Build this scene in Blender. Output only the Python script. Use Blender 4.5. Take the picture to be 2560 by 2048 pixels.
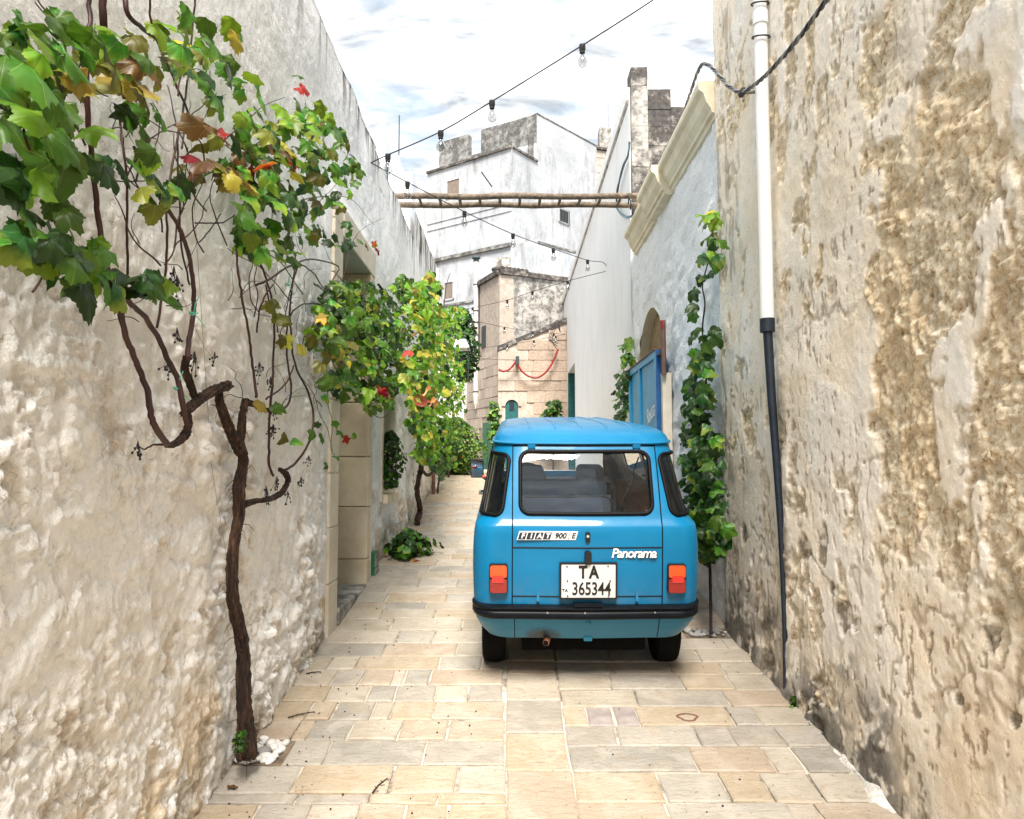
import bpy, bmesh, math, random
import numpy as np
from mathutils import Vector, Matrix

for o in list(bpy.data.objects):
    bpy.data.objects.remove(o)
scene = bpy.context.scene
COL = scene.collection
R = math.radians
rng = random.Random(11)

# ------------------------------------------------------------------ camera, sky, sun, exposure
FPX = 1800.0                       # focal length in photograph pixels (2560 wide)
PITCH = math.atan(135 / 1800)      # the camera looks slightly up
CAM_H = 2.05
SLOPE = 0.116                      # the lane climbs away from the camera
cam_d = bpy.data.cameras.new('camera')
cam_d.sensor_width = 36
cam_d.lens = 36 * FPX / 2560
cam_d.clip_start = 0.05
cam_d.clip_end = 2000
cam = bpy.data.objects.new('camera', cam_d)
COL.objects.link(cam)
cam.location = (0, 0, CAM_H)
cam.rotation_euler = (R(90) + PITCH, 0, 0)
scene.camera = cam

SUN_EL, SUN_AZ = R(55), R(178)     # azimuth measured clockwise from +Y
world = bpy.data.worlds.new('World')
scene.world = world
world.use_nodes = True
wn, wl = world.node_tree.nodes, world.node_tree.links
wn.clear()
w_out = wn.new('ShaderNodeOutputWorld')
w_bg = wn.new('ShaderNodeBackground')
w_sky = wn.new('ShaderNodeTexSky')
w_sky.sky_type = 'NISHITA'
w_sky.sun_disc = False
w_sky.sun_elevation = SUN_EL
w_sky.sun_rotation = SUN_AZ
w_sky.air_density = 1.0
w_sky.dust_density = 2.0
w_tc = wn.new('ShaderNodeTexCoord')
w_sep = wn.new('ShaderNodeSeparateXYZ')
wl.new(w_tc.outputs['Generated'], w_sep.inputs[0])
w_add = wn.new('ShaderNodeMath'); w_add.operation = 'ADD'; w_add.inputs[1].default_value = 0.22
w_abs = wn.new('ShaderNodeMath'); w_abs.operation = 'ABSOLUTE'
wl.new(w_sep.outputs['Z'], w_abs.inputs[0]); wl.new(w_abs.outputs[0], w_add.inputs[0])
w_div = wn.new('ShaderNodeVectorMath'); w_div.operation = 'DIVIDE'
w_cmb = wn.new('ShaderNodeCombineXYZ')
for k in range(3):
    wl.new(w_add.outputs[0], w_cmb.inputs[k])
wl.new(w_tc.outputs['Generated'], w_div.inputs[0]); wl.new(w_cmb.outputs[0], w_div.inputs[1])
w_map = wn.new('ShaderNodeMapping'); w_map.inputs['Scale'].default_value = (1.0, 1.7, 0.6)
w_map.inputs['Rotation'].default_value = (0, 0, R(-22))
wl.new(w_div.outputs[0], w_map.inputs[0])
w_n1 = wn.new('ShaderNodeTexNoise'); w_n1.inputs['Scale'].default_value = 3.4
w_n1.inputs['Detail'].default_value = 9; w_n1.inputs['Roughness'].default_value = 0.52
w_n1.inputs['Distortion'].default_value = 0.35
wl.new(w_map.outputs[0], w_n1.inputs['Vector'])
w_n2 = wn.new('ShaderNodeTexNoise'); w_n2.inputs['Scale'].default_value = 5.5
w_n2.inputs['Detail'].default_value = 8; w_n2.inputs['Roughness'].default_value = 0.58; w_n2.inputs['Distortion'].default_value = 0.5
w_map2 = wn.new('ShaderNodeMapping'); w_map2.inputs['Scale'].default_value = (1.0, 2.6, 0.6); w_map2.inputs['Rotation'].default_value = (0, 0, R(28))
wl.new(w_div.outputs[0], w_map2.inputs[0]); wl.new(w_map2.outputs[0], w_n2.inputs['Vector'])
w_r1 = wn.new('ShaderNodeValToRGB')                       # cover: how much blue shows through
w_r1.color_ramp.elements[0].position = 0.32; w_r1.color_ramp.elements[0].color = (0, 0, 0, 1)
w_r1.color_ramp.elements[1].position = 0.50; w_r1.color_ramp.elements[1].color = (1, 1, 1, 1)
wl.new(w_n1.outputs['Fac'], w_r1.inputs[0])
w_r2 = wn.new('ShaderNodeValToRGB')                       # cloud brightness: grey bellies, white tops
w_r2.color_ramp.elements[0].position = 0.31; w_r2.color_ramp.elements[0].color = (0.080, 0.089, 0.098, 1)
w_r2.color_ramp.elements[1].position = 0.70; w_r2.color_ramp.elements[1].color = (0.335, 0.335, 0.333, 1)
wl.new(w_n2.outputs['Fac'], w_r2.inputs[0])
w_sc = wn.new('ShaderNodeVectorMath'); w_sc.operation = 'SCALE'; w_sc.inputs['Scale'].default_value = 0.05
wl.new(w_sky.outputs[0], w_sc.inputs[0])
w_pale = wn.new('ShaderNodeMix'); w_pale.data_type = 'RGBA'; w_pale.inputs['Factor'].default_value = 0.78
wl.new(w_sc.outputs[0], w_pale.inputs['A']); w_pale.inputs['B'].default_value = (0.100, 0.124, 0.148, 1)
w_mix = wn.new('ShaderNodeMix'); w_mix.data_type = 'RGBA'
wl.new(w_r1.outputs[0], w_mix.inputs['Factor'])
wl.new(w_pale.outputs['Result'], w_mix.inputs['A']); wl.new(w_r2.outputs[0], w_mix.inputs['B'])
wl.new(w_mix.outputs['Result'], w_bg.inputs['Color'])
w_bg.inputs['Strength'].default_value = 1.0
wl.new(w_bg.outputs[0], w_out.inputs['Surface'])

sun_d = bpy.data.lights.new('sun', 'SUN')
sun_d.energy = 1.5
sun_d.angle = R(24)
sun_d.color = (1.0, 0.94, 0.86)
sun = bpy.data.objects.new('sun', sun_d)
COL.objects.link(sun)
_sd = Vector((math.sin(SUN_AZ) * math.cos(SUN_EL), math.cos(SUN_AZ) * math.cos(SUN_EL), math.sin(SUN_EL)))
sun.rotation_euler = _sd.to_track_quat('Z', 'Y').to_euler()
sun.location = (0, -5, 20)

vs = scene.view_settings
vs.view_transform = 'Standard'; vs.look = 'None'; vs.gamma = 1.0; vs.use_curve_mapping = False
vs.exposure = 2.72
scene.render.engine = 'CYCLES'
cy = scene.cycles
cy.use_denoising = True; cy.denoising_prefilter = 'NONE'
cy.max_bounces = 9; cy.diffuse_bounces = 5; cy.glossy_bounces = 4; cy.transmission_bounces = 6; cy.transparent_max_bounces = 16
cy.caustics_reflective = False; cy.caustics_refractive = False

# ------------------------------------------------------------------ surveying helpers
KD = 2560 / 2156.0                 # survey notes were taken on a 2156-wide print
CAM = Vector((0, 0, CAM_H))
_F = Vector((0, math.cos(PITCH), math.sin(PITCH))); _U = Vector((0, -math.sin(PITCH), math.cos(PITCH))); _X = Vector((1, 0, 0))
def ray(x, y): return _F + _X * ((x * KD - 1280) / FPX) + _U * ((1024 - y * KD) / FPX)
def on_x(x, y, X): d = ray(x, y); return CAM + d * (X / d.x)
def on_y(x, y, Y): d = ray(x, y); return CAM + d * (Y / d.y)
def gz(y):
    """height of the lane at distance y: climbs, then levels out"""
    if y < -4: return SLOPE * -4
    if y < 14.5: return SLOPE * y
    if y < 17.5:
        t = (y - 14.5); return SLOPE * (14.5 + t - t * t / 6)
    return SLOPE * 16.0
def on_g(x, y): d = ray(x, y); return CAM + d * (CAM_H / (SLOPE * d.y - d.z))

# ------------------------------------------------------------------ object helpers
def base(o, label, cat, group=None, kind=None):
    if label: o['label'] = label
    if cat: o['category'] = cat
    if group: o['group'] = group
    if kind: o['kind'] = kind
    return o
def thing(name, label, cat, loc=(0, 0, 0), group=None):
    o = bpy.data.objects.new(name, None); COL.objects.link(o)
    o.location = loc; o.empty_display_size = 0.2
    return base(o, label, cat, group)
def put(name, me, parent=None, local=False):
    """link mesh me; world-space vertices unless local, kept in place under the parent"""
    o = bpy.data.objects.new(name, me); COL.objects.link(o)
    if parent is not None:
        o.parent = parent
        if not local: o.location = -wloc(parent)
    return o
def wloc(o):
    v = Vector(o.location); p = o.parent
    while p is not None: v += Vector(p.location); p = p.parent
    return v
def mesh_of(name, verts, faces, mat=None, smooth=False, sharp=None):
    me = bpy.data.meshes.new(name)
    me.from_pydata([tuple(v) for v in verts], [], [tuple(f) for f in faces])
    if mat: me.materials.append(mat)
    if smooth:
        me.polygons.foreach_set('use_smooth', [True] * len(me.polygons))
        if sharp: me.set_sharp_from_angle(angle=R(sharp))
    me.update()
    return me
class MB:
    def __init__(s): s.v = []; s.f = []
    def add(s, vs_, fs):
        n = len(s.v); s.v += [tuple(v) for v in vs_]; s.f += [tuple(i + n for i in f) for f in fs]; return s
    def box(s, a, b):
        x0, y0, z0 = a; x1, y1, z1 = b
        return s.add([(x0,y0,z0),(x1,y0,z0),(x1,y1,z0),(x0,y1,z0),(x0,y0,z1),(x1,y0,z1),(x1,y1,z1),(x0,y1,z1)],
              [(0,3,2,1),(4,5,6,7),(0,1,5,4),(1,2,6,5),(2,3,7,6),(3,0,4,7)])
    def hexa(s, bot, top):
        return s.add(list(bot) + list(top), [(3,2,1,0),(4,5,6,7),(0,1,5,4),(1,2,6,5),(2,3,7,6),(3,0,4,7)])
    def prism(s, pts, d):
        """pts: planar polygon (3d), d: extrusion vector"""
        n = len(pts); d = Vector(d)
        return s.add([tuple(p) for p in pts] + [tuple(Vector(p) + d) for p in pts],
              [tuple(range(n - 1, -1, -1)), tuple(range(n, 2 * n))] + [(i, (i + 1) % n, n + (i + 1) % n, n + i) for i in range(n)])
    def tube(s, pts, rad, n=8, cap=True, rough=0.0, seed=0, closed=False):
        pts = [Vector(p) for p in pts]; m = len(pts)
        rr = rad if isinstance(rad, (list, tuple)) else [rad] * m
        g = random.Random(seed); up = None; rings = []
        for i, p in enumerate(pts):
            if closed: t = pts[(i + 1) % m] - pts[(i - 1) % m]
            else: t = pts[min(i + 1, m - 1)] - pts[max(i - 1, 0)]
            if t.length < 1e-9: t = Vector((0, 0, 1))
            t.normalize()
            if up is None:
                up = Vector((0, 0, 1)) if abs(t.z) < .9 else Vector((1, 0, 0))
            a = t.cross(up).normalized(); b = a.cross(t).normalized(); up = b
            ring = []
            for k in range(n):
                q = 2 * math.pi * k / n
                r_ = rr[i] * (1 + rough * (g.random() - .5) * 2)
                ring.append(p + a * (math.cos(q) * r_) + b * (math.sin(q) * r_))
            rings.append(ring)
        V = [v for r_ in rings for v in r_]; Fc = []
        for i in range(m if closed else m - 1):
            j = (i + 1) % m
            for k in range(n):
                l = (k + 1) % n; Fc.append((i * n + k, i * n + l, j * n + l, j * n + k))
        if cap and not closed:
            Fc.append(tuple(range(n - 1, -1, -1))); Fc.append(tuple((m - 1) * n + k for k in range(n)))
        return s.add(V, Fc)
    def lathe(s, prof, origin=(0, 0, 0), n=12, axis='z'):
        """prof: (radius, height) pairs"""
        o = Vector(origin); V = []
        for r_, h in prof:
            for k in range(n):
                q = 2 * math.pi * k / n; c, d = math.cos(q) * r_, math.sin(q) * r_
                V.append(o + (Vector((c, d, h)) if axis == 'z' else Vector((h, c, d)) if axis == 'x' else Vector((c, h, d))))
        Fc = [(i * n + k, i * n + (k + 1) % n, (i + 1) * n + (k + 1) % n, (i + 1) * n + k) for i in range(len(prof) - 1) for k in range(n)]
        Fc += [tuple(range(n - 1, -1, -1)), tuple((len(prof) - 1) * n + k for k in range(n))]
        return s.add(V, Fc)
    def mesh(s, name, mat=None, smooth=False, sharp=None): return mesh_of(name, s.v, s.f, mat, smooth, sharp)
    def put(s, name, mat=None, parent=None, smooth=False, sharp=None, local=False): return put(name, s.mesh(name, mat, smooth, sharp), parent, local)
def bevel_mesh(me, w, seg=1):
    bm = bmesh.new(); bm.from_mesh(me)
    bmesh.ops.bevel(bm, geom=bm.edges[:], offset=w, segments=seg, affect='EDGES', clamp_overlap=True)
    bm.to_mesh(me); bm.free(); return me
def spline(pts, n=6):
    """Catmull-Rom through pts (tuples of any length)"""
    P = [np.array(p, float) for p in pts]; out = []
    for i in range(len(P) - 1):
        a, b, c, d = P[max(i - 1, 0)], P[i], P[i + 1], P[min(i + 2, len(P) - 1)]
        for k in range(n):
            t = k / n
            out.append(.5 * ((2 * b) + (c - a) * t + (2 * a - 5 * b + 4 * c - d) * t * t + (3 * b - a - 3 * c + d) * t ** 3))
    out.append(P[-1]); return [tuple(o) for o in out]

# ------------------------------------------------------------------ numpy noise
def _h(ix, iy, seed):
    n = (ix.astype(np.int64) * 374761393 + iy.astype(np.int64) * 668265263 + seed * 1274126177) & 0x7fffffff
    n = ((n ^ (n >> 13)) * 1274126177) & 0x7fffffff
    return ((n ^ (n >> 16)) & 0xffffff) / float(0xffffff)
def vnoise(x, y, seed=0):
    ix, iy = np.floor(x), np.floor(y); fx, fy = x - ix, y - iy
    fx = fx * fx * fx * (fx * (fx * 6 - 15) + 10); fy = fy * fy * fy * (fy * (fy * 6 - 15) + 10)
    a, b, c, d = _h(ix, iy, seed), _h(ix + 1, iy, seed), _h(ix, iy + 1, seed), _h(ix + 1, iy + 1, seed)
    return (a * (1 - fx) + b * fx) * (1 - fy) + (c * (1 - fx) + d * fx) * fy
def fbm(x, y, o=4, seed=0, gain=.5):
    s = 0; a = 1; t = 0
    for i in range(o):
        c, d = math.cos(.6 * i), math.sin(.6 * i); f = 2.03 ** i
        s = s + a * vnoise((x * c - y * d) * f + 17 * i, (x * d + y * c) * f + 9 * i, seed + i); t += a; a *= gain
    return s / t
def ridged(x, y, o=4, seed=0):
    s = 0; a = 1; t = 0
    for i in range(o):
        n = 1 - np.abs(vnoise(x * 2.07 ** i + 5 * i, y * 2.07 ** i + 3 * i, seed + i) * 2 - 1); s = s + a * n * n; t += a; a *= .5
    return s / t
def worley(x, y, seed=0):
    ix, iy = np.floor(x), np.floor(y); f1 = np.full(x.shape, 9.); f2 = np.full(x.shape, 9.); cid = np.zeros(x.shape)
    for dx in (-1, 0, 1):
        for dy in (-1, 0, 1):
            cx, cy_ = ix + dx, iy + dy
            d = np.hypot(cx + .1 + .8 * _h(cx, cy_, seed) - x, cy_ + .1 + .8 * _h(cx, cy_, seed + 7) - y)
            rid = _h(cx, cy_, seed + 19); m = d < f1
            f2 = np.where(m, f1, np.minimum(f2, d)); cid = np.where(m, rid, cid); f1 = np.where(m, d, f1)
    return f1, f2, cid
def sstep(a, b, x):
    t = np.clip((x - a) / (b - a), 0, 1); return t * t * (3 - 2 * t)
def grid_mesh(name, P, keep=None, attrs=None, mat=None, flip=False):
    """P: (na, nb, 3) array of points"""
    na, nb = P.shape[:2]
    idx = np.arange(na * nb).reshape(na, nb)
    q = np.stack([idx[:-1, :-1], idx[1:, :-1], idx[1:, 1:], idx[:-1, 1:]], -1)
    if flip: q = q[..., ::-1]
    q = q[keep] if keep is not None else q.reshape(-1, 4)
    me = bpy.data.meshes.new(name)
    me.vertices.add(na * nb); me.vertices.foreach_set('co', np.ascontiguousarray(P, np.float32).ravel())
    me.loops.add(q.size); me.loops.foreach_set('vertex_index', q.ravel().astype(np.int32))
    me.polygons.add(len(q)); me.polygons.foreach_set('loop_start', np.arange(0, q.size, 4, dtype=np.int32))
    me.polygons.foreach_set('loop_total', np.full(len(q), 4, np.int32))
    me.update(calc_edges=True); me.validate()
    me.polygons.foreach_set('use_smooth', np.ones(len(me.polygons), bool))
    for k, a in (attrs or {}).items():
        at = me.attributes.new(k, 'FLOAT', 'POINT'); at.data.foreach_set('value', np.ascontiguousarray(a, np.float32).ravel())
    if mat: me.materials.append(mat)
    return me

# ------------------------------------------------------------------ materials
class NT:
    """short-hand for a node tree"""
    def __init__(s, name):
        s.m = bpy.data.materials.new(name); s.m.use_nodes = True
        s.n, s.l = s.m.node_tree.nodes, s.m.node_tree.links
        s.b = s.n['Principled BSDF']; s.co = None
    def __call__(s, t, **kw):
        nd = s.n.new(t)
        for k, v in kw.items(): setattr(nd, k, v)
        return nd
    def link(s, a, b): s.l.new(a, b)
    def coord(s):
        if s.co is None: s.co = s('ShaderNodeTexCoord').outputs['Object']
        return s.co
    def noise(s, sc, det=5, rough=.55, scale=None, dist=0.0, vec=None):
        n = s('ShaderNodeTexNoise'); n.inputs['Scale'].default_value = sc; n.inputs['Detail'].default_value = det
        n.inputs['Roughness'].default_value = rough; n.inputs['Distortion'].default_value = dist
        v = vec or s.coord()
        if scale:
            mp = s('ShaderNodeMapping'); mp.inputs['Scale'].default_value = scale; s.link(v, mp.inputs[0]); v = mp.outputs[0]
        s.link(v, n.inputs['Vector']); return n.outputs['Fac']
    def ramp(s, fac, stops, interp='LINEAR'):
        r = s('ShaderNodeValToRGB'); cr = r.color_ramp; cr.interpolation = interp
        while len(cr.elements) < len(stops): cr.elements.new(.5)
        for e, (p, c) in zip(cr.elements, stops):
            e.position = p; e.color = (*c, 1) if not isinstance(c, (int, float)) else (c, c, c, 1)
        s.link(fac, r.inputs[0]); return r.outputs[0]
    def mix(s, f, a, b, mode='MIX'):
        m = s('ShaderNodeMix', data_type='RGBA', blend_type=mode)
        for sock, v in (('Factor', f), ('A', a), ('B', b)):
            if isinstance(v, (int, float)): m.inputs[sock].default_value = v
            elif isinstance(v, tuple): m.inputs[sock].default_value = (*v, 1)
            else: s.link(v, m.inputs[sock])
        return m.outputs['Result']
    def math(s, op, a, b=0.0, clamp=False):
        m = s('ShaderNodeMath', operation=op, use_clamp=clamp)
        for i, v in enumerate((a, b)):
            if isinstance(v, (int, float)): m.inputs[i].default_value = v
            else: s.link(v, m.inputs[i])
        return m.outputs[0]
    def attr(s, name): return s('ShaderNodeAttribute', attribute_name=name).outputs['Fac']
    def rand(s): return s('ShaderNodeObjectInfo').outputs['Random']
    def bump(s, h, strength=.3, dist=.02):
        b = s('ShaderNodeBump'); b.inputs['Strength'].default_value = strength; b.inputs['Distance'].default_value = dist
        s.link(h, b.inputs['Height']); s.link(b.outputs[0], s.b.inputs['Normal'])
    def col(s, c):
        if isinstance(c, tuple): s.b.inputs['Base Color'].default_value = (*c, 1)
        else: s.link(c, s.b.inputs['Base Color'])
    def set(s, **kw):
        for k, v in kw.items():
            sock = s.b.inputs[k.replace('_', ' ')]
            if isinstance(v, (int, float, tuple)): sock.default_value = v
            else: s.link(v, sock)
        return s.m
def plain(name, c, rough=.6, metal=0.0, var=.12, sc=12.0, bump=0.0, **kw):
    t = NT(name)
    f = t.noise(sc, 4)
    lo = tuple(max(0, x * (1 - var)) for x in c); hi = tuple(min(1, x * (1 + var)) for x in c)
    t.col(t.ramp(f, [(.3, lo), (.7, hi)]))
    if bump: t.bump(t.noise(sc * 4, 5), bump, .01)
    return t.set(Roughness=rough, Metallic=metal, **kw)
M = {}
# left wall: many coats of limewash over rubble
t = NT('limewash_rubble')
c = t.ramp(t.noise(1.3, 6), [(.3, (.855, .83, .79)), (.5, (.885, .88, .87)), (.72, (.90, .905, .91))])
c = t.mix(t.attr('upper'), c, (.90, .91, .925))
c = t.mix(t.ramp(t.noise(15, 8, .62, dist=1.6), [(.56, 0.0), (.62, .34)]), c, (.66, .62, .56))
c = t.mix(t.ramp(t.noise(42, 8, .66, dist=1.0), [(.60, 0.0), (.645, .42)]), c, (.54, .48, .40))
c = t.mix(t.math('MULTIPLY', t.attr('crevice_dark'), .8), c, t.ramp(t.noise(40, 6, .7), [(.35, (.34, .26, .17)), (.6, (.66, .56, .44))]))  # crevice shade put into the colour: gouges and pits browned
c = t.mix(t.ramp(t.noise(90, 5, .62), [(.66, 0.0), (.70, .6)]), c, (.28, .22, .15))
c = t.mix(t.attr('ochre'), c, t.ramp(t.noise(22, 8, .68), [(.3, (.46, .33, .19)), (.5, (.68, .56, .40)), (.7, (.84, .79, .70))]))
c = t.mix(t.attr('dirt'), c, t.ramp(t.noise(38, 8, .7), [(.36, (.10, .08, .05)), (.5, (.34, .28, .19)), (.62, (.72, .67, .58))]))
crk = t('ShaderNodeTexVoronoi', feature='DISTANCE_TO_EDGE'); crk.inputs['Scale'].default_value = 2.1
wv = t('ShaderNodeVectorMath', operation='ADD'); nz = t('ShaderNodeTexNoise'); nz.inputs['Scale'].default_value = 3.5; nz.inputs['Detail'].default_value = 6
t.link(t.coord(), nz.inputs['Vector']); t.link(t.coord(), wv.inputs[0]); t.link(nz.outputs['Color'], wv.inputs[1]); t.link(wv.outputs[0], crk.inputs['Vector'])
cm = t.math('MULTIPLY', t.ramp(crk.outputs['Distance'], [(.004, .7), (.010, 0.0)]), t.ramp(t.noise(1.1, 4), [(.50, 0.0), (.56, 1.0)]))
c = t.mix(cm, c, (.42, .36, .29))
drip = t.noise(4.0, 7, .62, scale=(4.0, 4.0, .16))
c = t.mix(t.ramp(drip, [(.58, 0.0), (.72, .30)]), c, (.60, .55, .48))
c = t.mix(t.attr('streak'), c, (.12, .105, .09))
t.col(c); t.bump(t.noise(34, 10, .70, dist=.6), .9, .014)
M['limewash'] = t.set(Roughness=.93)
# right wall: old plaster flaking off yellow tufa
t = NT('flaking_plaster')
c = t.ramp(t.noise(2.2, 8, .62), [(.28, (.82, .68, .51)), (.42, (.88, .77, .62)), (.58, (.905, .83, .72)), (.72, (.88, .78, .645)), (.85, (.82, .70, .55))])
c = t.mix(t.ramp(t.noise(9, 10, .74, dist=.8), [(.56, 0.0), (.64, .45)]), c, (.64, .52, .38))
c = t.mix(t.ramp(t.noise(48, 6, .66, dist=.8), [(.62, 0.0), (.67, .55)]), c, (.42, .33, .22))
c = t.mix(t.ramp(t.noise(110, 4, .62), [(.66, 0.0), (.70, .75)]), c, (.16, .11, .065))
rub_ = t.ramp(t.noise(26, 10, .72, dist=.7), [(.34, (.22, .145, .075)), (.42, (.58, .45, .29)), (.54, (.82, .73, .57)), (.75, (.90, .85, .75))])
c = t.mix(t.attr('peel'), c, rub_)
tuf = t.ramp(t.noise(26, 10, .72, dist=.7), [(.33, (.20, .13, .065)), (.41, (.58, .43, .26)), (.51, (.80, .66, .45)), (.68, (.89, .79, .62))])
c = t.mix(t.attr('ochre'), c, tuf)
c = t.mix(t.attr('white'), c, (.90, .865, .81))
c = t.mix(t.math('MULTIPLY', t.attr('crevice_dark'), .62), c, (.26, .18, .10))  # low rubble, pores and cracks coloured dark like shaded crevices
c = t.mix(t.attr('brown'), c, t.ramp(t.noise(45, 6, .7), [(.35, (.07, .055, .04)), (.65, (.32, .26, .18))]))
c = t.mix(t.attr('mould'), c, t.ramp(t.noise(22, 7, .7), [(.3, (.035, .033, .03)), (.7, (.17, .15, .12))]))
t.col(c); t.bump(t.noise(58, 10, .72, dist=.5), .75, .012)
M['flaking'] = t.set(Roughness=.95)
def white_wall(name, lo, hi, sc=2.0, dirty=.5, streak=True, bump=.25):
    t = NT(name)
    c = t.ramp(t.noise(sc, 7, .6), [(.3, lo), (.65, hi)])
    if streak:
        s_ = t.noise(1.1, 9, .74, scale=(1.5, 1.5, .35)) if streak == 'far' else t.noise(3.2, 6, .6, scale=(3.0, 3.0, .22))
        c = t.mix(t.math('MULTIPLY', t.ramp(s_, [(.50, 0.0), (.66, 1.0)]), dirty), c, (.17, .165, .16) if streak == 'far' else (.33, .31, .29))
    c = t.mix(t.math('MULTIPLY', t.ramp(t.noise(5.5, 9, .72), [(.56, 0.0), (.68, 1.0)]), dirty * .8), c, (.42, .39, .36))
    t.col(c); t.bump(t.noise(sc * 9, 7, .6), bump, .03)
    return t.set(Roughness=.92)
M['white_rough'] = white_wall('white_rough', (.80, .81, .825), (.87, .88, .89), 3.0, .28, False, .7)
M['white_smooth'] = white_wall('white_smooth', (.70, .715, .735), (.78, .79, .80), .8, .16, True, .12)
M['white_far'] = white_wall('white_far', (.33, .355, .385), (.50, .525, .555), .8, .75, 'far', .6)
M['white_cream'] = white_wall('white_cream', (.72, .70, .66), (.84, .83, .80), 1.0, .25, True, .2)
M['pale_blue_wall'] = white_wall('pale_blue_wall', (.60, .65, .72), (.70, .75, .81), .6, .1, True, .1)
def lichen(name, basec, dark, amt=.5, sc=6):
    t = NT(name)
    c = t.ramp(t.noise(sc * .4, 6), [(.3, tuple(x * .8 for x in basec)), (.7, basec)])
    c = t.mix(t.ramp(t.noise(sc, 9, .74), [(amt - .06, 1.0), (amt + .1, 0.0)]), c, t.ramp(t.noise(sc * 5, 5), [(.3, dark), (.75, tuple(min(1, x * 3) for x in dark))]))
    t.col(c); t.bump(t.noise(sc * 6, 8, .7), .5, .03)
    return t.set(Roughness=.95)
M['lichen_grey'] = lichen('lichen_grey', (.34, .335, .325), (.05, .049, .046), .52, 2.6)
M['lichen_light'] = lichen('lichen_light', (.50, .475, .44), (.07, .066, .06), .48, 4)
M['lichen_dark'] = lichen('lichen_dark', (.46, .43, .39), (.035, .032, .03), .56, 3.5)
def stone(name, stops, sc=9, bump=.4, tint=.25):
    t = NT(name)
    c = t.ramp(t.noise(sc, 8, .62), stops)
    h = t('ShaderNodeHueSaturation'); t.link(c, h.inputs['Color'])
    t.link(t.math('ADD', t.math('MULTIPLY', t.rand(), tint), 1 - tint * .6), h.inputs['Value'])
    t.col(h.outputs[0]); t.bump(t.noise(sc * 5, 8, .66), bump, .015)
    return t.set(Roughness=.92)
M['ashlar_tan'] = stone('ashlar_tan', [(.3, (.58, .475, .33)), (.55, (.70, .60, .45)), (.75, (.78, .69, .55))], 5, .3)
M['surround'] = stone('surround', [(.3, (.62, .54, .42)), (.7, (.76, .70, .60))], 6, .25)
M['sandstone'] = stone('sandstone', [(.25, (.33, .26, .205)), (.5, (.49, .415, .35)), (.75, (.60, .53, .465))], 7, .5, .3)
M['sandstone_raw'] = stone('sandstone_raw', [(.25, (.24, .165, .115)), (.5, (.44, .34, .265)), (.75, (.56, .46, .375))], 6, .8, .3)
M['cornice'] = stone('cornice', [(.3, (.60, .52, .37)), (.6, (.75, .68, .52)), (.8, (.80, .74, .60))], 4, .2, .1)
M['tufa_brown'] = stone('tufa_brown', [(.3, (.20, .13, .07)), (.55, (.33, .23, .12)), (.75, (.42, .31, .18))], 9, .5, .1)
# paving
t = NT('paving_stone')
rnd = t.rand()
pc = t.ramp(rnd, [(0, (.34, .295, .23)), (.16, (.38, .33, .265)), (.30, (.35, .28, .21)), (.42, (.34, .31, .265)), (.55, (.27, .25, .215)), (.66, (.36, .29, .205)), (.78, (.30, .27, .23)), (.9, (.40, .35, .285)), (1, (.24, .22, .185))], 'CONSTANT')
vv = t('ShaderNodeVectorMath', operation='ADD'); t.link(t.coord(), vv.inputs[0])
cb = t('ShaderNodeCombineXYZ'); t.link(t.math('MULTIPLY', rnd, 40.0), cb.inputs[0]); t.link(cb.outputs[0], vv.inputs[1])
pv = vv.outputs[0]
c = t.mix(t.ramp(t.noise(4, 7, .62, vec=pv, dist=.6), [(.44, 0.0), (.74, .5)]), pc, (.55, .50, .43))
c = t.mix(t.ramp(t.noise(9, 9, .72, scale=(1, 2.2, 1), vec=pv, dist=1.2), [(.54, 0.0), (.64, .45)]), c, (.25, .18, .11))
c = t.mix(t.ramp(t.noise(70, 4, .6, vec=pv), [(.62, 0.0), (.68, .7)]), c, (.13, .095, .06))
c = t.mix(t.ramp(t.noise(2.1, 5, .5, vec=pv), [(.56, 0.0), (.72, .5)]), c, (.40, .30, .19))
t.col(c); t.bump(t.noise(14, 10, .66, scale=(1, 2.2, 1), vec=pv, dist=.8), .75, .016)
t.set(Roughness=t.ramp(t.noise(6, 4, vec=pv), [(.3, .42), (.7, .72)]))
M['paving'] = t.set(Specular_IOR_Level=.45)
t = NT('paving_odd')
t.col(t.ramp(t.noise(8, 7), [(.3, (.20, .17, .16)), (.7, (.36, .31, .29))])); t.bump(t.noise(20, 8), .4, .01)
M['paving_grey'] = t.set(Roughness=.6)
t = NT('mortar')
c = t.ramp(t.noise(5, 6), [(.3, (.40, .355, .29)), (.7, (.54, .49, .41))])
c = t.mix(t.ramp(t.noise(2.6, 6, .65), [(.50, 0.0), (.58, .9)]), c, (.12, .10, .075))
t.col(c); t.bump(t.noise(60, 6), .5, .01)
M['mortar'] = t.set(Roughness=.95)
M['earth'] = plain('earth', (.16, .12, .08), .95, var=.4, bump=.6)
M['lime_skim'] = plain('lime_skim', (.60, .57, .52), .9, var=.35, sc=30, bump=.8)
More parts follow.
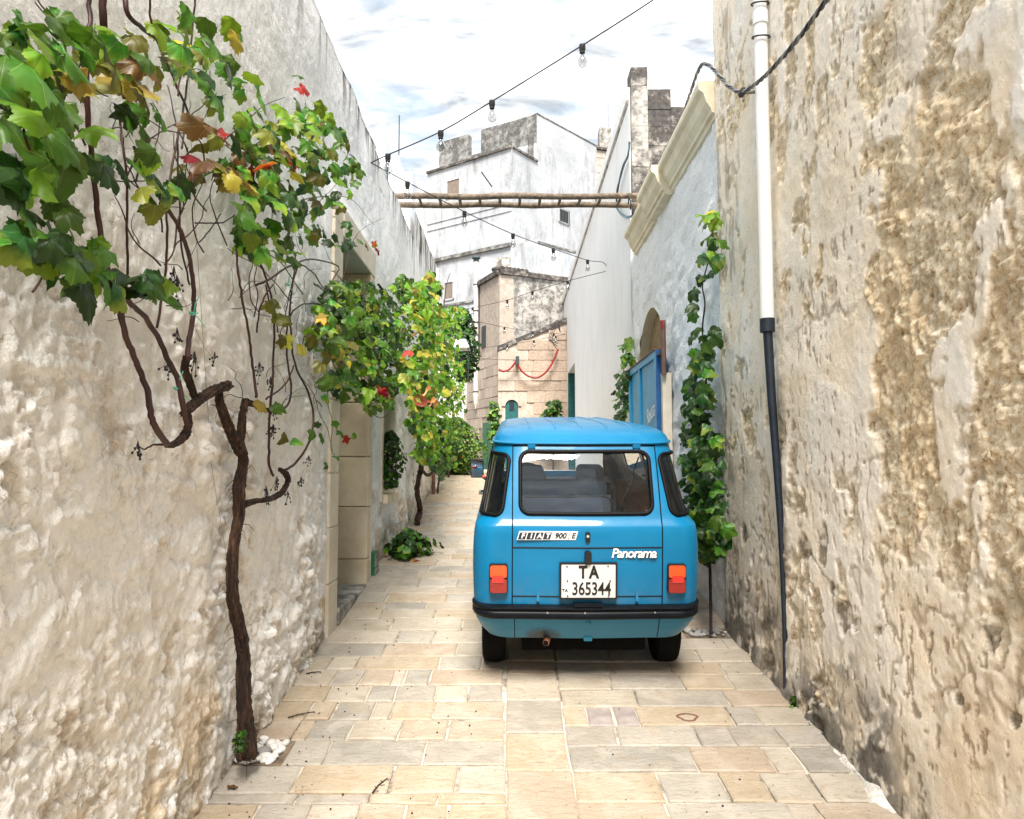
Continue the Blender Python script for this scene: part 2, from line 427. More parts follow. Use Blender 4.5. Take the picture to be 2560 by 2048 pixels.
# van
t = NT('van_paint')
c = t.ramp(t.noise(2.5, 3), [(.3, (.0, .128, .275)), (.7, (.0, .156, .325))])
c = t.mix(t.ramp(t.noise(38, 5, .6), [(.64, 0.0), (.72, .25)]), c, (.01, .13, .32))
sepz = t('ShaderNodeSeparateXYZ'); t.link(t.coord(), sepz.inputs[0])
low = t.ramp(sepz.outputs['Z'], [(.50, .22), (.80, 0.0)])
c = t.mix(t.math('MULTIPLY', low, t.ramp(t.noise(11, 8, .7), [(.40, 0.0), (.62, 1.0)])), c, (.20, .17, .13))
c = t.mix(t.ramp(t.noise(75, 4, .6), [(.70, 0.0), (.73, .55)]), c, (.05, .035, .025))
t.col(c); t.bump(t.noise(3.0, 3), .06, .05)
t.link(t.ramp(t.noise(5, 6, .6), [(.3, .30), (.7, .50)]), t.b.inputs['Roughness'])
M['paint'] = t.set(Coat_Weight=.28, Coat_Roughness=.05, Specular_IOR_Level=.22)
t = NT('van_valance_paint')
c = t.ramp(t.noise(2.5, 3), [(.3, (.002, .145, .255)), (.7, (.005, .17, .295))])
c = t.mix(t.attr('soot'), c, (.008, .008, .009))
c = t.mix(t.ramp(t.noise(30, 6, .7), [(.60, 0.0), (.68, .5)]), c, (.05, .12, .18))
t.col(c); M['paint_low'] = t.set(Roughness=.5, Coat_Weight=.2)
M['rubber'] = plain('rubber', (.004, .004, .005), .5, Specular_IOR_Level=.12, var=.2)
M['bumper'] = plain('bumper', (.004, .006, .009), .42, Specular_IOR_Level=.12, var=.35, sc=9)
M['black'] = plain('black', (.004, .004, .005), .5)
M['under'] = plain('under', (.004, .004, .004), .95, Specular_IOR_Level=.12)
M['tyre'] = plain('tyre', (.005, .005, .005), .9, Specular_IOR_Level=.12, bump=.3)
M['steel'] = plain('steel', (.35, .34, .33), .45, metal=.8)
M['chrome'] = plain('chrome', (.7, .7, .7), .15, metal=1.0, var=.02)
M['mirror'] = plain('mirror', (.85, .87, .88), .02, metal=1.0, var=.01)
M['badge_white'] = plain('badge_white', (.80, .80, .80), .35, var=.03)
M['badge_dark'] = plain('badge_dark', (.012, .020, .035), .3, var=.1)
M['plate_white'] = plain('plate_white', (.58, .58, .57), .4, var=.06)
M['lens_amber'] = plain('lens_amber', (.62, .065, .004), .18, var=.1, sc=60, Coat_Weight=.6)
M['lens_red'] = plain('lens_red', (.24, .005, .004), .18, var=.2, sc=60, Coat_Weight=.6)
M['lens_bright'] = plain('lens_bright', (.62, .016, .010), .15, var=.05, sc=60, Coat_Weight=.6)
M['seat'] = plain('seat', (.34, .52, .72), .7, var=.08)
M['trim_brown'] = plain('trim_brown', (.20, .06, .05), .7, var=.2)
M['rust'] = plain('rust', (.22, .085, .04), .75, var=.5, sc=20)
def glass(name, tint, f=.10, rough=.0):
    m = bpy.data.materials.new(name); m.use_nodes = True; n, l = m.node_tree.nodes, m.node_tree.links; n.clear()
    o = n.new('ShaderNodeOutputMaterial'); tr = n.new('ShaderNodeBsdfTransparent'); gl = n.new('ShaderNodeBsdfGlossy'); mx = n.new('ShaderNodeMixShader')
    tr.inputs['Color'].default_value = (*tint, 1); gl.inputs['Roughness'].default_value = rough
    fr = n.new('ShaderNodeLayerWeight'); fr.inputs['Blend'].default_value = .12
    ma = n.new('ShaderNodeMath'); ma.operation = 'ADD'; ma.inputs[1].default_value = f; l.new(fr.outputs['Fresnel'], ma.inputs[0])
    l.new(ma.outputs[0], mx.inputs[0]); l.new(tr.outputs[0], mx.inputs[1]); l.new(gl.outputs[0], mx.inputs[2]); l.new(mx.outputs[0], o.inputs[0])
    return m
M['glass'] = glass('van_glass', (.90, .94, .96), .06)
M['glass_q'] = glass('quarter_glass', (.55, .72, .74), .08)
M['bulb'] = glass('bulb_glass', (.74, .74, .73), .08)
# plants
def leafm(name, c, c2, trans=.35, vein=(.30, .36, .08)):
    t = NT(name)
    h = t('ShaderNodeHueSaturation')
    lx, ly = t.attr('lx'), t.attr('ly')
    ang = t.math('ARCTAN2', lx, ly); rad = t.math('SQRT', t.math('ADD', t.math('MULTIPLY', lx, lx), t.math('MULTIPLY', ly, ly)))
    v = t.math('MULTIPLY', t.math('ABSOLUTE', t.math('SINE', t.math('MULTIPLY', ang, 3.5))), rad)
    vf = t.ramp(v, [(.012, .55), (.035, 0.0)])
    rnd = t.rand()
    c0 = t.mix(t.noise(9, 5, .6), c, c2)
    edge = t.math('MULTIPLY', t.ramp(t.math('ADD', rad, t.math('MULTIPLY', t.noise(7, 3), .35)), [(.64, 0.0), (.9, 1.0)]), t.ramp(rnd, [(.62, 0.0), (1.0, .6)]))
    c0 = t.mix(edge, c0, (.34, .34, .03))
    c0 = t.mix(vf, c0, vein)
    t.link(c0, h.inputs['Color'])
    t.link(t.math('ADD', t.math('MULTIPLY', rnd, .8), .6), h.inputs['Value'])
    t.link(t.math('ADD', t.math('MULTIPLY', rnd, .05), .475), h.inputs['Hue'])
    t.col(h.outputs[0])
    tr = t('ShaderNodeBsdfTranslucent'); t.link(h.outputs[0], tr.inputs['Color'])
    mx = t('ShaderNodeMixShader'); mx.inputs[0].default_value = trans
    t.link(t.b.outputs[0], mx.inputs[1]); t.link(tr.outputs[0], mx.inputs[2])
    t.link(mx.outputs[0], t.n['Material Output'].inputs['Surface'])
    t.bump(v, .25, .02)
    t.set(Roughness=.42, Specular_IOR_Level=.4)
    return t.m
LEAF = {'green': leafm('leaf_green', (.032, .115, .008), (.085, .225, .016)), 'dark': leafm('leaf_dark', (.010, .044, .006), (.028, .092, .012), .2, (.06, .12, .03)),
        'bright': leafm('leaf_bright', (.11, .24, .010), (.21, .36, .022), .45), 'olive': leafm('leaf_olive', (.085, .10, .008), (.17, .16, .014)),
        'yellow': leafm('leaf_yellow', (.38, .33, .025), (.52, .44, .06), .4, (.6, .52, .2)), 'brown': leafm('leaf_brown', (.12, .058, .010), (.20, .11, .018), .25),
        'red': leafm('leaf_red', (.42, .020, .008), (.22, .012, .006), .35, (.4, .08, .04)), 'orange': leafm('leaf_orange', (.68, .18, .06), (.60, .10, .035), .35, (.7, .3, .15))}
t = NT('vine_bark')
c = t.ramp(t.noise(7, 8, .7, scale=(6, 6, .7)), [(.34, (.006, .004, .003)), (.5, (.035, .017, .010)), (.62, (.11, .052, .026)), (.75, (.22, .12, .06))])
t.col(c); t.bump(t.noise(10, 8, .7, scale=(8, 8, .6)), 1.0, .02); M['bark'] = t.set(Roughness=.9)
M['cane'] = plain('cane', (.040, .009, .006), .55, var=.5, sc=9)
M['twig'] = plain('twig', (.016, .008, .006), .7, var=.5)
M['grape'] = plain('grape', (.012, .008, .014), .5)
M['twine'] = plain('twine', (.10, .52, .40), .6)
M['wood_grey'] = plain('wood_grey', (.15, .115, .085), .85, var=.55, sc=16, bump=.6)
M['cable'] = plain('cable', (.013, .012, .018), .5)
M['cable_grey'] = plain('cable_grey', (.10, .10, .105), .5, var=.3, sc=4)
M['cable_teal'] = plain('cable_teal', (.03, .10, .13), .5)
M['socket'] = plain('socket', (.010, .010, .011), .45)
M['hose_red'] = plain('hose_red', (.26, .014, .014), .5, var=.3)
M['pvc'] = plain('pvc', (.78, .78, .77), .38, var=.05, sc=3)
M['navy'] = plain('navy', (.006, .013, .024), .5, var=.4)
M['flue'] = plain('flue', (.62, .58, .55), .6, var=.12)
M['green_door'] = plain('green_door', (.015, .14, .055), .45, var=.2)
M['teal_door'] = plain('teal_door', (.008, .10, .10), .5, var=.3)
M['orange_door'] = plain('orange_door', (.55, .20, .03), .5, var=.2)
M['shutter'] = plain('shutter', (.20, .16, .13), .7, var=.2)
M['iron'] = plain('iron', (.03, .045, .05), .6, var=.3)
M['gate_blue'] = plain('gate_blue', (.015, .27, .50), .45, var=.18, sc=3)
M['gate_dark'] = plain('gate_dark', (.008, .09, .27), .45, var=.3, sc=6)
M['roof_tile'] = lichen('roof_tile', (.30, .27, .23), (.025, .022, .02), .55, 8)
M['void'] = plain('void', (.03, .028, .025), .9)
M['pebble'] = stone('pebble', [(.3, (.55, .54, .52)), (.7, (.74, .73, .71))], 14, .15, .35)
M['pebble_grey'] = stone('pebble_grey', [(.3, (.22, .21, .20)), (.7, (.36, .35, .34))], 14, .15, .3)
M['wire'] = plain('wire', (.30, .29, .27), .5, metal=.6)
M['rust_pipe'] = plain('rust_pipe', (.14, .075, .055), .75, var=.3)

# ================================================================== the ground
ys = [-60, -20, -4] + [i * .5 for i in range(-7, 29)] + [14.5 + i * .3 for i in range(0, 11)] + [19, 24, 32, 45, 80, 160, 420]
V = []; Fc = []
for y in ys:
    for x in (-300, -20, -1.9, 2.3, 20, 300): V.append((x, y, gz(y) - .10))
for i in range(len(ys) - 1):
    for k in range(5): Fc.append((i * 6 + k, i * 6 + k + 1, i * 6 + 7 + k, i * 6 + 6 + k))
g = put('ground', mesh_of('ground', V, Fc, M['earth'])); base(g, 'bare earth ground under the paved lane and houses', 'ground', kind='structure')

# pavement: mortar bed, every stone laid on it
bed = []; bf = []
PX0, PX1 = -1.72, 2.02
yy = [-3 + i * .35 for i in range(51)] + [15.2 + .4 * i for i in range(8)] + [20, 24, 30]
NX = 13
for y in yy:
    for k in range(NX): bed.append((PX0 + (PX1 - PX0) * k / (NX - 1), y, gz(y)))
for i in range(len(yy) - 1):
    for k in range(NX - 1): bf.append((i * NX + k, i * NX + k + 1, i * NX + NX + 1 + k, i * NX + NX + k))
PIT_L = (-1.60, -1.22, 3.90, 4.22)     # planting pocket of the near vine
PIT_R = (1.38, 1.74, 5.80, 5.99)
pav = put('pavement', mesh_of('pavement', bed, bf, M['mortar']))
base(pav, 'pale limestone paving climbing the narrow lane', 'pavement', kind='structure')
def stone_mesh(x0, x1, y0, y1, odd=0, seed=0):
    """one paving stone, corners nudged, edges worn; local to its centre"""
    g_ = random.Random(seed); cx, cy_ = (x0 + x1) / 2, (y0 + y1) / 2; n = .007
    hx, hy = (x1 - x0) / 2, (y1 - y0) / 2
    cs = [(-hx + g_.uniform(-n, n), -hy + g_.uniform(-n, n)), (hx + g_.uniform(-n, n), -hy + g_.uniform(-n, n)),
          (hx + g_.uniform(-n, n), hy + g_.uniform(-n, n)), (-hx + g_.uniform(-n, n), hy + g_.uniform(-n, n))]
    outl = []
    for i in range(4):
        a, b = cs[i], cs[(i + 1) % 4]
        for k in range(3):
            f = k / 3
            jx, jy = (0, 0) if k == 0 else (g_.uniform(-.004, .004), g_.uniform(-.004, .004))
            outl.append((a[0] + (b[0] - a[0]) * f + jx, a[1] + (b[1] - a[1]) * f + jy))
    m = len(outl); V = []; tilt = (g_.uniform(-.006, .006), g_.uniform(-.010, .010)); h0 = g_.uniform(.010, .016)
    def ring(s_, dz):
        for (x, y) in outl:
            L = math.hypot(x, y) or 1; q = max(0, 1 - s_ / L)
            xx, y_ = x * q, y * q
            V.append((xx, y_, SLOPE_AT(cy_) * y_ + dz + tilt[0] * xx + tilt[1] * y_ ))
    ring(0, -.05); ring(.0, h0 - .006); ring(.012, h0)
    Fs = [(r * m + i, r * m + (i + 1) % m, r * m + m + (i + 1) % m, r * m + m + i) for r in range(2) for i in range(m)]
    Fs.append(tuple(range(2 * m, 3 * m)))
    return (cx, cy_, gz(cy_)), V, Fs
def SLOPE_AT(y): return (gz(y + .1) - gz(y - .1)) / .2
stones = []
def P3(cx, cy_): return on_g((480 + cx * .3803) / KD, (1640 + cy_ * .3803) / KD)
def P4(cx, cy_): return on_g((1240 + cx * .4917) / KD, (1640 + cy_ * .4917) / KD)
XL, XR = -1.50, 1.86
rowsL = [(12, 100, [905, 1085, 1630, 1905, 2050]), (100, 205, [930, 1120, 1320, 1395, 1570, 2050]), (205, 310, [890, 1160, 1335, 1600, 1815, 2050]),
         (310, 430, [770, 935, 1185, 1310, 1590, 2055]), (430, 565, [680, 780, 1045, 1370, 1680, 2060]), (565, 730, [590, 885, 1535, 2062]),
         (730, 920, [680, 1310, 1745, 2065]), (920, 985, [685, 1160, 1615, 2070]), (985, 1150, [405, 750, 1080, 1400, 1680, 2075])]
J = .0055
for r0, r1, xs in rowsL:
    ya, yb = P3(1300, r1).y, P3(1300, r0).y
    e = [XL] + [P3(x, (r0 + r1) / 2).x for x in xs]
    if r0 == 565: e = [PIT_L[1]] + e[2:]
    for a, b in zip(e[:-1], e[1:]): stones.append((a + J, b - J, ya + J, yb - J, 0))
XC0 = P3(2060, 565).x; XC1 = P4(375, 530).x
cc = [35, 105, 232, 400, 590, 900]
for a, b in zip(cc[:-1], cc[1:]): stones.append((XC0 + J, XC1 - J, P4(200, b).y + J, P4(200, a).y - J, 0))
rowsR = [(38, 102, [590, 890, 1150]), (102, 180, [580, 945, 1190]), (180, 265, [715, 1175]), (265, 362, [465, 600, 720, 1190, 1330]), (362, 470, [615, 1020, 1200, 1450]),
         (470, 600, [1010, 1385, 1540]), (600, 755, [845, 1160, 1380, 1630]), (755, 900, [880, 1510, 1660])]
for r0, r1, xs in rowsR:
    ya, yb = P4(800, r1).y, P4(800, r0).y
    e = [XC1] + [P4(x, (r0 + r1) / 2).x for x in xs] + [XR]
    for i, (a, b) in enumerate(zip(e[:-1], e[1:])): stones.append((a + J, b - J, ya + J, yb - J, 1 if (r0 == 265 and i in (1, 2)) else 0))
g2 = random.Random(5)
def fill(xa, xb, y, yend, dmin, dmax, lmin, lmax):
    while y < yend:
        d = g2.uniform(dmin, dmax); x = xa; prev = x
        while x < xb - .02:
            l = g2.uniform(lmin, lmax)
            if xb - x - l < lmin * .7: l = xb - x
            x1 = min(xb, x + l); stones.append((x + J, x1 - J, y + J, y + d - J, 0)); x = x1
        y += d
fill(XL, XC0, P3(1300, 12).y, 17.0, .20, .30, .28, .62)
fill(XC0, XC1, P4(200, 35).y, 17.0, .25, .45, .3, .4)
fill(XC1, XR, P4(800, 38).y, 17.0, .20, .32, .3, .65)
for sec in ((XL, XC0, P3(1300, 1150).y), (XC0, XC1, P4(200, 900).y), (XC1, XR, P4(800, 900).y)):
    fill(sec[0], sec[1], sec[2] - 1.6, sec[2] - .28, .26, .30, .35, .6)
def in_pit(s):
    for p in (PIT_L, PIT_R):
        if s[0] < p[1] - .03 and s[1] > p[0] + .03 and s[2] < p[3] - .03 and s[3] > p[2] + .03: return True
    return False
keep = []
for s in stones:
    if in_pit(s):                                   # trim stones that reach into a planting pocket
        p = PIT_L if s[0] < 0 else PIT_R
        if p is PIT_L:
            if s[1] > p[1] + .08: s = (p[1] + J, s[1], s[2], s[3], s[4])
            else: continue
        else:
            if s[0] < p[0] - .08: s = (s[0], p[0] - J, s[2], s[3], s[4])
            else: continue
    keep.append(s)
keep.sort(key=lambda s: abs(s[2] - 3.5) if s[2] > 3.1 else 50 + s[2])
big = MB()
for i, s in enumerate(keep):
    loc, V, Fs = stone_mesh(*s[:4], seed=i)
    if i < 285:
        o = put('paving_stone', mesh_of('paving_stone', V, Fs, M['paving_grey'] if s[4] else M['paving']), pav, local=True); o.location = loc
    else: big.add([(v[0] + loc[0], v[1] + loc[1], v[2] + loc[2]) for v in V], Fs)
o = big.put('far_paving', M['paving'], pav); o['kind'] = 'stuff'

# ================================================================== house on the left (limewashed rubble)
def snap(a, vals):
    a = a.copy()
    for v in vals: a[np.argmin(np.abs(a - v))] = v
    return a
DOOR = (6.06, 7.28, 4.00)               # y0, y1, top
WIN = (8.15, 8.95, 1.70, 2.95)
TOPL = 5.48
hl = thing('limewashed_house', 'thick limewashed rubble house with vine growing up its lane wall', 'building', (-1.46, 3, gz(3)))
XW = -1.46
def left_fields(Y, Z, fine):
    """outward displacement and masks for wear and darkened crevices"""
    Yw = Y + .10 * (fbm(Y * 2.2, Z * 2.2, 3, 3) - .5); Zw = Z + .16 * (fbm(Y * 2.0, Z * 2.0, 3, 5) - .5)
    h = Z - SLOPE * Y
    rough = 1 - sstep(1.9, 3.1, h + 1.0 * (fbm(Y * .9, Z * .9, 3, 40) - .5))           # lumpy below, trowelled smooth above
    rough = np.maximum(rough, .10)
    f1, f2, cid = worley(Yw / .30, Zw / .23, 2)
    s1 = sstep(0, .42, f2 - f1) * (.25 + .75 * cid)
    f1b, f2b, cidb = worley(Yw / .12 + 9 + .5 * cid, Zw / .09, 8)
    s2 = sstep(0, .5, f2b - f1b) * cidb
    f1c, f2c, cidc = worley(Yw / .05 + 3, Zw / .04, 28)
    big_ = fbm(Y * 1.1, Z * 1.1, 3, 21)
    pl = ridged(Yw * 4.5, Zw * 4.0, 4, 31); pl2 = ridged(Yw * 13 + 2 * big_, Zw * 11, 4, 37)
    busy = sstep(.38, .62, fbm(Y * 2.1, Z * 1.9, 3, 43))                      # trowelled patches stay calm
    amp = .45 + .9 * sstep(.35, .65, big_)
    gouge = sstep(.60, .66, fbm(Yw * 7.5, Zw * 6.0, 5, 62, .58)) * (.3 + .7 * busy)
    d = rough * (amp * (.026 * s1 + .018 * s2 * (.4 + busy)) + .018 * (pl - .4) + busy * (.016 * (pl2 - .4) + .005 * sstep(0, .6, f2c - f1c) * cidc) + (.008 + .014 * busy) * (fbm(Y * 22, Z * 22, 5, 13, .64) - .5) - .016 * gouge + .009 * sstep(.485, .50, fbm(Yw * 5, Zw * 4, 5, 88, .6)) + .006 * sstep(.49, .50, fbm(Yw * 12, Zw * 9, 4, 89, .6)) * (.3 + busy))
    d = d + .05 * (big_ - .5) + .012 * (fbm(Y * 6, Z * 2.5, 4, 77) - .5) + .004 * (fbm(Y * 30, Z * 18, 4, 78) - .5) - .03
    crevice_dark = rough * np.clip(gouge * .75 + .55 * sstep(.60, .68, fbm(Y * 13, Z * 11, 5, 52, .6)) * busy, 0, 1)
    och = sstep(.54, .60, fbm(Yw * 2.6, Zw * 3.4, 5, 91, .58)) * sstep(.95, .25, h) * .9
    dirt = np.clip(sstep(.42, .0, h + .50 * (fbm(Y * 4, Z * 5, 4, 33) - .5)) * sstep(.30, .60, fbm(Y * 9, Z * 9, 4, 35)), 0, 1) * .85
    st = sstep(.50, .66, fbm(Y * 14, Z * .9, 4, 14)) * sstep(.55, 0, TOPL - Z) * .85 + sstep(.06, 0, TOPL - Z) * .55 * fbm(Y * 20, Z * 8, 3, 4)
    return d, dict(crevice_dark=crevice_dark, ochre=och, dirt=dirt, streak=np.clip(st, 0, 1), upper=np.clip((1 - rough) * .85 + .35 * sstep(5.0, 7.5, Y), 0, 1))
def left_wall(y0, y1, step, z1, name, openings=(), trims=(), mat='limewash'):
    a = snap(np.arange(y0, y1 + step * .5, step), [q for o_ in openings for q in o_[:2]] + [y0, y1]); a[-1] = y1
    b = snap(np.arange((-.45 if y0 < .5 else -.05) if y0 < 4 else .2, z1 + step * .5, step), [q for o_ in openings for q in o_[2:]] + [z1]); b[-1] = z1
    Y, Z = np.meshgrid(a, b, indexing='ij')
    d, at = left_fields(Y, Z, step)
    for (ta, tb, tc, td) in trims:                 # plaster meets dressed stone flush
        dist = np.maximum(np.maximum(ta - Y, Y - tb), np.maximum(tc - Z, Z - td)); k = sstep(0, .16, dist); d = d * k - .012 * (1 - k)
    d = d * sstep(-.02, .06, z1 - Z + .04)
    Pn = np.stack([XW + d, Y, Z], -1)
    ym, zm = (a[:-1] + a[1:]) / 2, (b[:-1] + b[1:]) / 2
    kp = np.ones((len(ym), len(zm)), bool)
    for (ta, tb, tc, td) in openings: kp &= ~(((ym > ta) & (ym < tb))[:, None] & ((zm > tc) & (zm < td))[None, :])
    return grid_mesh(name, Pn, kp, at, M[mat])
put('wall', left_wall(.9, 5.0, .0098, TOPL, 'wall'), hl)
put('wall', left_wall(4.99, 7.6, .0125, TOPL, 'wall', [(DOOR[0], DOOR[1], -1, DOOR[2])], [(DOOR[0] - .30, DOOR[1] + .22, -1, DOOR[2] + .26)]), hl)
put('wall', left_wall(7.6, 10.75, .026, TOPL - .03, 'wall', [WIN], [(WIN[0] - .1, WIN[1] + .1, WIN[2] - .1, WIN[3] + .1)]), hl)
put('wall', left_wall(-3.0, .905, .06, TOPL, 'wall'), hl)
MB().box((-7, -3, -.6), (-2.25, 10.75, TOPL - .25)).put('rear_wall', M['white_cream'], hl)
MB().box((-2.25, -3, TOPL - .3), (-1.50, 10.74, TOPL - .035)).put('parapet', M['limewash'], hl)
# doorway: stone surround block by block, reveal, lintel, threshold, door
g3 = random.Random(8)
z = gz(5.9) - .05
while z < DOOR[2] + .24:
    hgt = min(g3.uniform(.42, .60), DOOR[2] + .25 - z)
    put('surround_block', bevel_mesh(MB().box((-1.60, DOOR[0] - .29, z + .003), (-1.452 + g3.uniform(0, .006), DOOR[0], z + hgt - .003)).mesh('surround_block', M['surround']), .006), hl)
    z += hgt
z = gz(7.3) - .05; k = 0
for hgt in (.30, .52, .50, .55, .52, .5, .6):
    if z > DOOR[2] - .02: break
    h1 = min(z + hgt, DOOR[2])
    put('reveal_block', bevel_mesh(MB().box((-1.80, DOOR[1] + .002, z + .004), (-1.447 - .004 * (k % 2), DOOR[1] + .16, h1 - .004)).mesh('reveal_block', M['ashlar_tan']), .007), hl)
    z = h1; k += 1
z = gz(7.3) - .05
while z < DOOR[2]:
    h1 = min(z + g3.uniform(.42, .6), DOOR[2])
    put('surround_block', bevel_mesh(MB().box((-1.60, DOOR[1] + .163, z + .003), (-1.450, DOOR[1] + .22, h1 - .003)).mesh('surround_block', M['surround']), .005), hl); z = h1
put('lintel', bevel_mesh(MB().box((-1.80, DOOR[0] + .002, DOOR[2]), (-1.444, DOOR[1] + .22, DOOR[2] + .26)).mesh('lintel', M['surround']), .008), hl)
MB().box((-1.82, DOOR[0] - .28, .3), (-1.605, DOOR[0] - .003, DOOR[2] + .2)).put('reveal', M['white_cream'], hl)
put('threshold', bevel_mesh(MB().box((-2.2, DOOR[0] + .004, .4), (-1.43, DOOR[1] - .004, gz(6.6) + .09)).mesh('threshold', M['lichen_light']), .012), hl)
dd = MB().box((-1.84, DOOR[0], gz(6.6) + .05), (-1.78, DOOR[1] - .003, DOOR[2])).put('door', M['teal_door'], hl)
for k in range(4):
    MB().box((-1.78, DOOR[0] + .1 + k * .28, gz(6.6) + .2), (-1.765, DOOR[0] + .34 + k * .28, DOOR[2] - .15)).put('door_panel', M['teal_door'], dd)
# window niche further on
fr = MB()
for a, b in (((-2.05, WIN[0] - .09, WIN[2] - .08), (-1.45, WIN[0], WIN[3] + .09)), ((-2.05, WIN[1], WIN[2] - .08), (-1.45, WIN[1] + .09, WIN[3] + .09)),
             ((-2.05, WIN[0] + .001, WIN[3]), (-1.452, WIN[1] - .001, WIN[3] + .09))): fr.box(a, b)
w_ = fr.put('window', M['surround'], hl)
MB().box((-2.05, WIN[0] + .002, WIN[2] - .10), (-1.40, WIN[1] - .002, WIN[2])).put('sill', M['ashlar_tan'], w_)
MB().box((-1.98, WIN[0], WIN[2]), (-1.95, WIN[1], WIN[3])).put('shutter', M['teal_door'], w_)
for vz in (0, 1):                       # two louvred vents near the foot of the wall
    p0 = on_x(783, 1226 - vz * 31, XW); gr = MB().box((-1.48, p0.y - .05, p0.z), (-1.425, p0.y + .17, p0.z + .155)).put('vent_grille', M['green_door'], hl)
    for k in range(6): MB().box((-1.426, p0.y - .035, p0.z + .012 + k * .023), (-1.414, p0.y + .155, p0.z + .024 + k * .023)).put('slat', M['lichen_light'], gr)

# second, taller house beyond it on the left
h2 = thing('cream_house', 'smooth cream house just past the limewashed house on the left', 'building', (-1.46, 12, gz(12)))
put('wall', left_wall(10.78, 13.9, .05, 5.92, 'wall'), h2)
MB().box((-6, 10.76, .6), (-1.56, 13.9, 5.88)).put('rear_wall', M['white_cream'], h2)
MB().box((-1.56, 13.82, .6), (-1.44, 13.9, 5.86)).put('corner', M['white_cream'], h2)
# pale stepped block above the left roofs
hb = thing('pale_blue_house', 'pale blue stepped roof block rising behind the left wall', 'building', (-3, 22, gz(20)))
for (xa, xb, yt, dep) in ((790, 811, 287, 22), (818, 840, 327, 22.3), (836, 868, 361, 21.7)):
    a, b = on_y(xa, yt, dep), on_y(xb, yt, dep)
    MB().box((a.x, dep, 1.5), (b.x, dep + 2.4, a.z)).put('roof_block', M['pale_blue_wall'], hb)
a = on_y(868, 361, 21.7); b = on_y(876, 400, 21.7)
MB().box((a.x - .3, 22.6, 1.5), (b.x + .1, 23.5, b.z)).put('side_wall', M['white_cream'], hb)
an = on_y(840, 300, 22.4); MB().tube([(an.x, 22.4, 9), (an.x, 22.4, an.z + .9)], .02, 5).put('antenna', M['iron'], hb)

